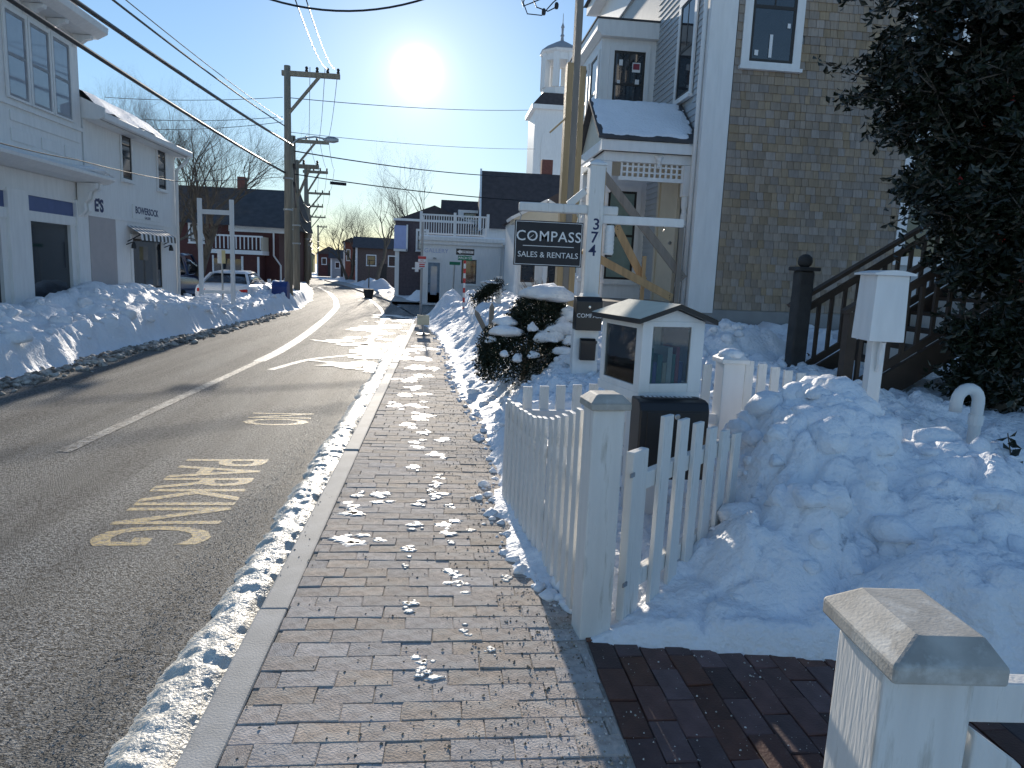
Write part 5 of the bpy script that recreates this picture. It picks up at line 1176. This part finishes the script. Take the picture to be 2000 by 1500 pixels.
# parked car seen from behind
def car(name, label, loc, rz, m, L=4.5, Wd=1.78, pickup=False):
    c = thing(name, label, 'car' if not pickup else 'truck', loc, rz)
    def loft(secs, nm, mm, sub=2):
        vs = []; fs = []; n = len(secs[0][1])
        for y, pts in secs: vs += [(p[0], y, p[1]) for p in pts]
        for i in range(len(secs)-1):
            for k in range(n): fs.append((i*n+k, i*n+(k+1) % n, (i+1)*n+(k+1) % n, (i+1)*n+k))
        fs.append(tuple(range(n))); fs.append(tuple((len(secs)-1)*n+k for k in reversed(range(n))))
        o = MB().add(vs, fs).build(nm, mm, c, smooth=True); md = o.modifiers.new('s', 'SUBSURF'); md.levels = sub; md.render_levels = sub; return o
    h = Wd/2
    def sec(w, z0, z1): return [(-w*.92, z0), (-w, (z0+z1)/2), (-w*.95, z1-.06), (-w*.8, z1), (w*.8, z1), (w*.95, z1-.06), (w, (z0+z1)/2), (w*.92, z0)]
    k = 1.0 if not pickup else 1.18
    loft([(0, sec(h*.86, .40, .86*k)), (.06, sec(h*.95, .30, .98*k)), (.5, sec(h, .25, 1.02*k)), (1.6, sec(h, .22, .98*k)), (3.2, sec(h, .22, .96*k)), (4.1, sec(h*.96, .25, .84*k)), (4.45, sec(h*.85, .35, .70*k))], 'body', m)
    if not pickup: gs_ = [(.42, .98, .99, .70), (1.0, 1.0, 1.30, .60), (1.6, 1.0, 1.36, .60), (2.3, 1.0, 1.33, .60), (3.25, .96, .98, .70)]
    else: gs_ = [(1.9, 1.15, 1.16, .74), (2.0, 1.15, 1.82, .66), (3.0, 1.15, 1.84, .66), (3.7, 1.12, 1.14, .74)]
    loft([(y, [(-h*.88, z0-.05), (-h*(.90 if z1-z0 < .1 else .80), (z0+z1)/2), (-w_*h*1.15, z1), (w_*h*1.15, z1), (h*(.90 if z1-z0 < .1 else .80), (z0+z1)/2), (h*.88, z0-.05)]) for y, z0, z1, w_ in gs_], 'windows', M_pane, 1)
    r0 = gs_[1]; r1 = gs_[3] if not pickup else gs_[2]
    b = MB(); b.add([(-.62*h*1.05, r0[0]+.02, r0[2]-.01), (.62*h*1.05, r0[0]+.02, r0[2]-.01), (.62*h*1.05, r1[0], r1[2]+.0), (-.62*h*1.05, r1[0], r1[2]+.0), (-.5*h, r0[0]+.1, r0[2]+.05), (.5*h, r0[0]+.1, r0[2]+.05), (.5*h, r1[0]-.1, r1[2]+.06), (-.5*h, r1[0]-.1, r1[2]+.06)], [(4, 5, 6, 7), (0, 1, 5, 4), (1, 2, 6, 5), (2, 3, 7, 6), (3, 0, 4, 7)]); b.build('roof', m, c, smooth=True)
    for s in (-1, 1):
        b = MB(); b.bar((s*.60*h, r0[0], r0[2]-.01), (s*.80*h, gs_[0][0]-.02, gs_[0][1]-.02), .08, .06); b.build('pillar', m, c)
        b = MB(); b.bar((s*.78*h, 2.0, 1.0*k), (s*.66*h, 1.95, r0[2]-.02), .07, .05); b.build('pillar', m, c)
        b = MB(); b.bar((s*.60*h, r1[0], r1[2]-.01), (s*.80*h, gs_[-1][0], gs_[-1][1]-.02), .08, .06); b.build('pillar', m, c)
        B(s*h*.52, s*h*.84, .012, .15, .72*k, .84*k).build('tail_light', M_red, c, bevel=.03)
        B(s*h*1.0, s*h*1.14, 2.75, 2.86, .98*k, 1.12*k).build('mirror', m, c, bevel=.03)
        for y in (.85, 3.55):
            m_ = MB(); m_.lathe((0, 0, 0), [(.31, -.10), (.33, -.07), (.33, .07), (.31, .10)], 20); w = m_.build('wheel', M_tyre, c); w.matrix_local = Matrix.Translation((s*(h-.10), y, .33)) @ Matrix.Rotation(R(90), 4, 'Y')
            m_ = MB(); m_.lathe((0, 0, 0), [(.20, -.115), (.21, .115)], 14); m_.build('rim', M_metal, w)
    B(-.55, .55, -.03, .05, .36, .52).build('bumper', M_black, c, bevel=.03); B(-.26, .26, -.02, .03, .66, .78).build('plate', M_signwhite, c)
    return c
car('parked_car', 'white saloon car parked behind the snow bank seen from behind', (-6.72, 22.9, -.22), R(4), M_carwhite)
car('parked_truck', 'dark blue pickup truck parked beside the white car', (-9.6, 24.6, -.22), R(2), M_carblue, pickup=True)
bb = thing('mailbox', 'blue street mailbox behind the snow bank by the utility pole', 'mailbox', (-5.45, 25.2, -.22)); b = MB(); n = 8
pr = [(-.25, .2), (.25, .2), (.25, .85)]+[(.25*math.cos(t), .85+.22*math.sin(t)) for t in np.linspace(.2, math.pi-.2, 7)]+[(-.25, .85)]; b.prism(pr, 'x', -.25, .25); b.build('body', mat('mailbox_blue', (.02, .05, .2), rough=.4, bump=0), bb)
for x in (-.2, .2): B(x-.03, x+.03, -.2, .2, 0, .2).build('leg', M_black, bb)

# red house with porch balcony
rh = thing('red_house', 'dark red house with a long dark roof and a white railed balcony over its shop', 'house', (-14.4, 38.5, -.1))
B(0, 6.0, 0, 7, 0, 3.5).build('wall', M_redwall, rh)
b = MB(); b.add([(-.3, -.4, 3.4), (6.5, -.4, 3.3), (6.5, 3.0, 5.5), (-.3, 3.0, 5.5), (-.3, 7.2, 3.4), (6.5, 7.2, 3.4)], [(0, 1, 2, 3), (3, 2, 5, 4), (0, 3, 4), (1, 5, 2), (0, 4, 5, 1)]); b.build('roof', M_roofgrey, rh)
B(3.2, 3.6, 2.8, 3.3, 5.2, 6.1).build('chimney', M_redbrick, rh)
B(3.5, 6.3, -.06, 0, 3.05, 3.35).build('eave_board', M_white, rh)
B(3.0, 5.3, -1.2, 0, 0, 1.9).build('shop_bay', M_redwall, rh); B(2.8, 5.5, -1.4, .02, 1.9, 2.1).build('canopy', M_white, rh)
for k in range(14): x = 2.85+k*.195; B(x-.025, x+.025, -1.34, -1.30, 2.15, 2.75).build('baluster', M_white, rh)
B(2.8, 5.5, -1.36, -1.28, 2.75, 2.83).build('handrail', M_white, rh); B(5.42, 5.48, -1.3, 0, 2.1, 2.8).build('side_panel', M_cream, rh)
B(3.1, 4.4, -1.23, -1.2, .5, 1.65).build('shop_pane', M_pane, rh); B(3.02, 3.1, -1.25, -1.2, 0, 1.8).build('shop_post', M_white, rh); B(4.42, 4.52, -1.25, -1.2, 0, 1.8).build('shop_post', M_white, rh); B(5.2, 5.3, -1.25, -1.2, 0, 1.8).build('shop_post', M_white, rh)
for x, z in ((.5, 2.45), (1.9, 2.45), (.6, .9)): win(rh, (x, -.004, z), 0, .6, .85, trim=.1, pane=M_panesky)
b = MB(); b.tube([(5.75, -.08, 3.1), (5.75, -.08, 1.9), (6.1, -.08, 1.4), (6.1, -.08, .2)], .045, 8); b.build('downpipe', M_white, rh)
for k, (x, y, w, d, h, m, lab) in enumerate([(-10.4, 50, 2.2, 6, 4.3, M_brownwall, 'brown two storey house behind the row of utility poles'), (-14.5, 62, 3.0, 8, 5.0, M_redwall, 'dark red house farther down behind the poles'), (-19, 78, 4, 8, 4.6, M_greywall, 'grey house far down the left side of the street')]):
    t = thing('street_house', lab, 'house', (x, y, -.1), R(14)); B(-w, 0, 0, d, 0, h).build('wall', m, t); b = MB(); b.prism([(-w-.3, h), (.3, h), (-w/2, h+1.4)], 'y', -.2, d+.2); b.build('roof', M_roofgrey, t)
    for j in range(2): win(t, (.004, 1.2+j*2.4, 1.2), RZL, .8, 1.1, trim=.08); win(t, (.004, 1.2+j*2.4, 2.9), RZL, .8, 1.0, trim=.08)
    win(t, (-w/2, -.004, 2.6), 0, .8, 1.0, trim=.08)
# far end of the street
FAR = [(-7.0, 60, 4.2, 6, 3.0, M_brownwall, 'brown shingled house behind the bare trees on the right'), (-9.3, 70, 1.5, 4, 3.7, M_redbrick, 'narrow red house with white corner trim'), (-12.0, 80, 2.4, 5, 2.2, M_greywall, 'low grey shop with an awning far down the street'), (-15.5, 92, 3, 5, 2.8, M_redwall, 'red shed-like house near the street end'),
       (-20.5, 122, 3.5, 5, 3.0, M_bluewall, 'small blue house at the end of the street'), (-25.5, 124, 4, 5, 3.0, M_yellowwall, 'small yellow house closing the end of the street'), (-31, 126, 5, 5, 3.4, M_greywall, 'small grey house at the left of the street end')]
for (x, y, w, d, h, m, lab) in FAR:
    t = thing('far_house', lab, 'house', (x, y, -.1), R(6)); B(0, w, 0, d, 0, h).build('wall', m, t); b = MB()
    if 'brown' in lab or 'grey shop' in lab: b.prism([(-.3, h), (d+.3, h), (d/2, h+1.0)], 'x', -.25, w+.25)
    else: b.prism([(-.2, h), (w+.2, h), (w/2, h+w*.32)], 'y', -.2, d+.2)
    b.build('roof', M_roofdark, t)
    B(-.02, .15, -.03, 0, 0, h).build('corner_board', M_white, t)
    for j in range(2): win(t, (w*(.3+.42*j), -.004, h*.55), 0, w*.16, h*.25, trim=.08)
    B(w*.45, w*.6, -.03, 0, 0, min(2.0, h*.6)).build('door', M_sash, t)
cup = thing('far_cupola', 'tiny white cupola rising over the roofs at the street end', 'cupola', (-33.5, 150, 4)); B(-.5, .5, -.5, .5, -4, 1.2).build('drum', M_white, cup); b = MB(); b.lathe((0, 0, 1.2), [(.8, 0), (.5, .6), (.05, 1.1)], 8); b.build('dome', M_greywall, cup)
pl_ = thing('planter_tub', 'dark tub planter at the far pavement corner', 'planter', (-3.6, 36.5, -.1)); b = MB(); b.lathe((0, 0, 0), [(.21, 0), (.27, .40), (.27, .44)], 12); b.build('tub', M_darkpost, pl_); b = MB(); b.tube([(0, 0, .5), (.02, 0, 1.9)], .03, 6); b.build('stem', M_twig, pl_)
# far right pavement with kerb and snow
b = MB()
for y0, y1 in zip(np.arange(32.2, 70, 2.0), np.arange(34.2, 72, 2.0)):
    a0, a1 = float(interp(ROAD_R, y0)), float(interp(ROAD_R, y1)); b.add([(a0+.02, y0, -.02), (a0+1.6, y0, -.02), (a1+1.6, y1, -.02), (a1+.02, y1, -.02), (a0+.02, y0, -.2), (a1+.02, y1, -.2)], [(0, 1, 2, 3), (0, 3, 5, 4)])
struct(b.build('far_pavement', M_conc))
def hF(x, y):
    e = interp(ROAD_R, y)+.9; d = x-e
    return -.08+(.10+.45*np.clip(fbm(x*.5, y*.35, 91), 0, 1)*2)*sstep(0, .5, d)*sstep(2.2, 1.2, d)+.05*fbm(x*3, y*3, 93)
struct(put('snow_far', grid_mesh('snow_far', np.arange(-16, 0.5, .15), np.arange(33, 75, .25), hF, M_snow, lambda X, Y, Z: (X > interp(ROAD_R, Y)+.8) & (X < interp(ROAD_R, Y)+3.2))))
# ================================================================== poles, wires, bare trees
def wire(name, label, pts, r=.012, sag=0.0, group=None, twist=False):
    P = []
    for a, c in zip(pts[:-1], pts[1:]):
        a = Vector(a); c = Vector(c)
        for t in np.linspace(0, 1, 17)[:-1]: p = a.lerp(c, t); p.z -= sag*4*t*(1-t); P.append(p)
    P.append(Vector(pts[-1]))
    o = MB().tube(P, r, 6).build(name, M_wire, smooth=True)
    return tag(o, label, 'wire', group)
def pole(x, y, h, label, arm_w=1.7, arm_side=1, r=.15, lamp=False, nins=4, braces=True):
    t = thing('utility_pole', label, 'utility pole', (x, y, -.1), 0, 'utility poles down the left side')
    b = MB(); b.tube([(0, 0, 0), (0, 0, h+.1)], [r, r*.72], 10); b.build('shaft', M_pole, t, smooth=True)
    B(-.18, arm_w, -.06, .06, h-.22, h-.06).build('crossarm', M_pole, t)
    b = MB(); b.bar((0, -.04, h-1.5), (arm_w*.62, -.04, h-.18), .09, .09); b.build('brace', M_pole, t)
    for k in range(nins):
        xx = arm_w*(.40+.60*k/max(1, nins-1))-.06; b = MB(); b.lathe((xx, 0, h-.06), [(.04, 0), (.06, .05), (.035, .09), (.06, .13), (.03, .18)], 8); b.build('insulator', M_sash, t)
    if lamp:
        b = MB(); b.tube([(0, 0, h-2.55), (.35, 0, h-2.25), (.9, 0, h-2.15), (1.25, 0, h-2.2)], .03, 6); a = b.build('lamp_arm', M_metal, t)
        b = MB(); b.lathe((0, 0, 0), [(.02, -.28), (.10, -.12), (.11, .1), (.06, .26)], 8, squash=.5); hd = b.build('lamp_head', M_metal, a); hd.matrix_local = Matrix.Translation((1.45, 0, h-2.22)) @ Matrix.Rotation(R(90), 4, 'Y')
    for z in (h*.42, h*.55): b = MB(); b.lathe((0, 0, z), [(r*1.1, 0), (r*1.1, .06)], 10); b.build('band', M_metal, t)
    return t
P1 = (-5.35, 26.0); 
pole(*P1, 8.05, 'nearest utility pole with a long one sided crossarm and street lamp', 1.75, lamp=True)
pole(-5.95, 30.5, 5.6, 'shorter grey pole just behind the nearest utility pole', .9, r=.15, nins=2)
for k, (x, y, h, lab) in enumerate([(-7.35, 37.0, 7.6, 'second utility pole down the left kerb'), (-8.3, 45.5, 7.2, 'third utility pole down the left kerb'), (-10.3, 57.0, 7.0, 'fourth utility pole down the left kerb'), (-12.5, 70.0, 7.0, 'fifth utility pole down the left kerb'), (-15.2, 86.0, 7.0, 'sixth utility pole, small, far down the left kerb'), (-18.0, 108.0, 7.0, 'farthest utility pole against the bright sky')]):
    pole(x, y, h, lab, 1.7 if k % 2 == 0 else 1.3, nins=3)
# line wires between the poles
PP = [(-5.35, 26, 8.05), (-7.35, 37, 7.6), (-8.3, 45.5, 7.2), (-10.3, 57, 7.0), (-12.5, 70, 7.0), (-15.2, 86, 7.0), (-18.0, 108, 7.0)]
for k, (dx, dz, r) in enumerate([(.75, .1, .010), (1.25, .1, .010), (1.68, .1, .010), (.2, -2.2, .02), (.2, -3.1, .035), (.2, -3.7, .03)]):
    wire('line_wire', ['thin line wire on the inner insulators running down the street', 'thin line wire on the middle insulators running down the street', 'thin line wire on the outer insulators running down the street', 'mid height cable running from pole to pole', 'thick cable bundle running from pole to pole', 'lowest telephone cable running from pole to pole'][k],
         [(x+dx, y, z+dz-.1) for x, y, z in PP], r, .35, 'wires down the street')
# wires coming over the left from behind
def overhead(lab, px1, pend, X, r, name='overhead_wire'):
    a = PX(px1[0], px1[1], X); e = Vector(pend); d = (a-e).normalized()
    wire(name, lab, [tuple(e), tuple(a+d*6)], r, .12, 'wires overhead on the left')
def onpole(px, py): v = PY(px, py, 26.0); return (v.x, 26.0, v.z)
overhead('lowest thick black cable crossing the white shop building', (45, 0), onpole(558, 338), -5.2, .034)
overhead('second thick black cable slanting down from the upper left', (165, 0), onpole(572, 284), -5.0, .034)
overhead('twisted service cable slanting down from the upper left', (238, 0), onpole(556, 246), -5.0, .018)
overhead('thin straight wire above the twisted cable', (262, 0), onpole(552, 234), -5.0, .009)
e = PX(345, 354, -7.0)
wire('service_wire', 'thin wire running along the shop front cornice', [tuple(PX(-60, 262, -6.4)), tuple(PX(150, 312, -6.4)), tuple(PX(345, 354, -6.5)), onpole(556, 345)], .010, .03)
for k, (a, c, Ya, Yc, r, lab) in enumerate([((556, 190), (1035, 215), 26, 40, .014, 'thin wire crossing the street high under the sun'), ((566, 258), (1045, 291), 26, 40, .010, 'thin wire crossing the street below the sun'), ((575, 295), (1000, 345), 26, 37, .022, 'cable crossing the street towards the dark roof'), ((575, 340), (1105, 396), 26, 30, .020, 'lowest cable crossing the street towards the portico')]):
    wire('cross_wire', lab, [tuple(PY(*a, Ya)), tuple(PY(*c, Yc))], r, .15, 'wires crossing the street')
for k, (a, c, lab) in enumerate([((552, 190), (205, 190), 'thin level wire left of the pole, upper'), ((552, 228), (262, 232), 'thin level wire left of the pole, middle'), ((552, 238), (285, 252), 'thin level wire left of the pole, lower')]):
    wire('cross_wire', lab, [tuple(PY(*a, 26)), tuple(PY(*c, 30))], .010, .1, 'wires left of the pole')
p = PY(645, 357, 26.6); q = PY(676, 360, 26.8); t = tag(MB().tube([p, q], .055, 8).build('cable_splice', M_wire), 'short black splice case on the lowest crossing cable', 'splice case')
for a, lab in (((570, -20), 'wire rising steeply from the crossarm to the top edge, left'), ((592, -20), 'wire rising steeply from the crossarm to the top edge, right')):
    e = PY(640 if a[0] == 570 else 655, 135, 26.0); wire('overhead_wire', lab, [tuple(e), tuple(PY(a[0], a[1], 9.0))], .008, .2, 'wires to the crossarm')
wire('overhead_wire', 'wire sagging across the top edge of the view', [tuple(PY(470, -22, 9)), tuple(PY(890, -25, 9))], .012, .25)
# service entrance loops at the lumber pole
sl = thing('service_loop', 'curled service wires with two black connectors at the top', 'wire', tuple(PY(1050, -10, 8.9)))
o = PY(1050, -10, 8.9)
for k, pts in enumerate([[(1110, -25), (1075, -10), (1040, 5), (1022, 12), (1018, -5), (1024, -22)], [(1115, -25), (1080, 5), (1058, 30), (1030, 27), (1022, 5), (1030, -20)], [(1090, 12), (1070, 22), (1048, 14), (1040, -5), (1048, -20)]]):
    MB().tube([PY(*q, 8.9)-o for q in pts], .007, 6).build('loop', M_wire, sl, smooth=True)
for q in ((1087, 11), (1062, 23)): c_ = PY(*q, 8.9)-o; b = MB(); b.lathe(c_-Vector((0, 0, .035)), [(.02, 0), (.026, .02), (.026, .05), (.015, .07)], 8); b.build('connector', M_black, sl)

# bare trees
def bare_tree(name, label, loc, H, spread, seed, levels=5, lean=(0, 0), r0=.12, trunks=1, up=.5, nb=3, thin=.6, group=None):
    rnd = random.Random(seed); t = thing(name, label, 'tree', loc, 0, group); tb = MB(); br = MB()
    def grow(p, d, L, r, lv):
        n = 4; pts = [p]; dd = d.copy()
        for i in range(n):
            dd = (dd+Vector((rnd.gauss(0, .16), rnd.gauss(0, .16), rnd.gauss(.06, .10)))).normalized(); pts.append(pts[-1]+dd*L/n)
        rr = [r*(1-.45*i/n) for i in range(n+1)]
        (tb if lv >= levels-1 else br).tube(pts, rr, 7 if lv >= levels-1 else (5 if lv > 2 else 3), cap=False)
        if lv == 0: return
        for k in range(nb+(1 if rnd.random() < .5 else 0)):
            i = rnd.choice([2, 3, 4, 4]); a = rnd.uniform(0, 6.283); s = rnd.uniform(.45, .95)*spread
            q = dd.orthogonal().normalized(); q = Matrix.Rotation(a, 3, dd) @ q
            nd = (dd+q*s+Vector((0, 0, up*.25))).normalized()
            grow(pts[i], nd, L*rnd.uniform(.58, .80), rr[i]*thin, lv-1)
    for k in range(trunks):
        d = Vector((lean[0]+(k-.5*(trunks-1))*.5, lean[1], 1)).normalized(); grow(Vector((k*.12, 0, 0)), d, H*.36, r0, levels)
    tb.build('trunk', M_bark, t, smooth=True); br.build('crown', M_twig, t)
    return t
bare_tree('bare_tree', 'leaning bare tree in front of the dark red house', (-9.3, 27.5, 0), 8.0, .95, 5, 6, lean=(.25, 0), r0=.20, trunks=2, nb=4)
bare_tree('bare_tree', 'tall bare tree in the middle distance right of the road', (-4.4, 50, 0), 8.2, .85, 8, 6, r0=.17, nb=3)
bare_tree('bare_tree', 'bare tree rising behind the gallery deck', (.4, 46, 0), 9.5, .85, 12, 6, r0=.18, nb=3)
bare_tree('bare_tree', 'bare tree behind the brown house with the blue panel', (-1.9, 52, 0), 8.0, .7, 17, 5, r0=.16, nb=3)
bare_tree('bare_tree', 'broad brushy bare tree far down the street', (-8.4, 66, 0), 8.0, 1.0, 21, 5, r0=.15, trunks=3, nb=4)
bare_tree('bare_tree', 'bare tree rising behind the white gallery roof on the left', (-12.5, 32, 0), 9.0, .95, 31, 6, r0=.17, nb=4)
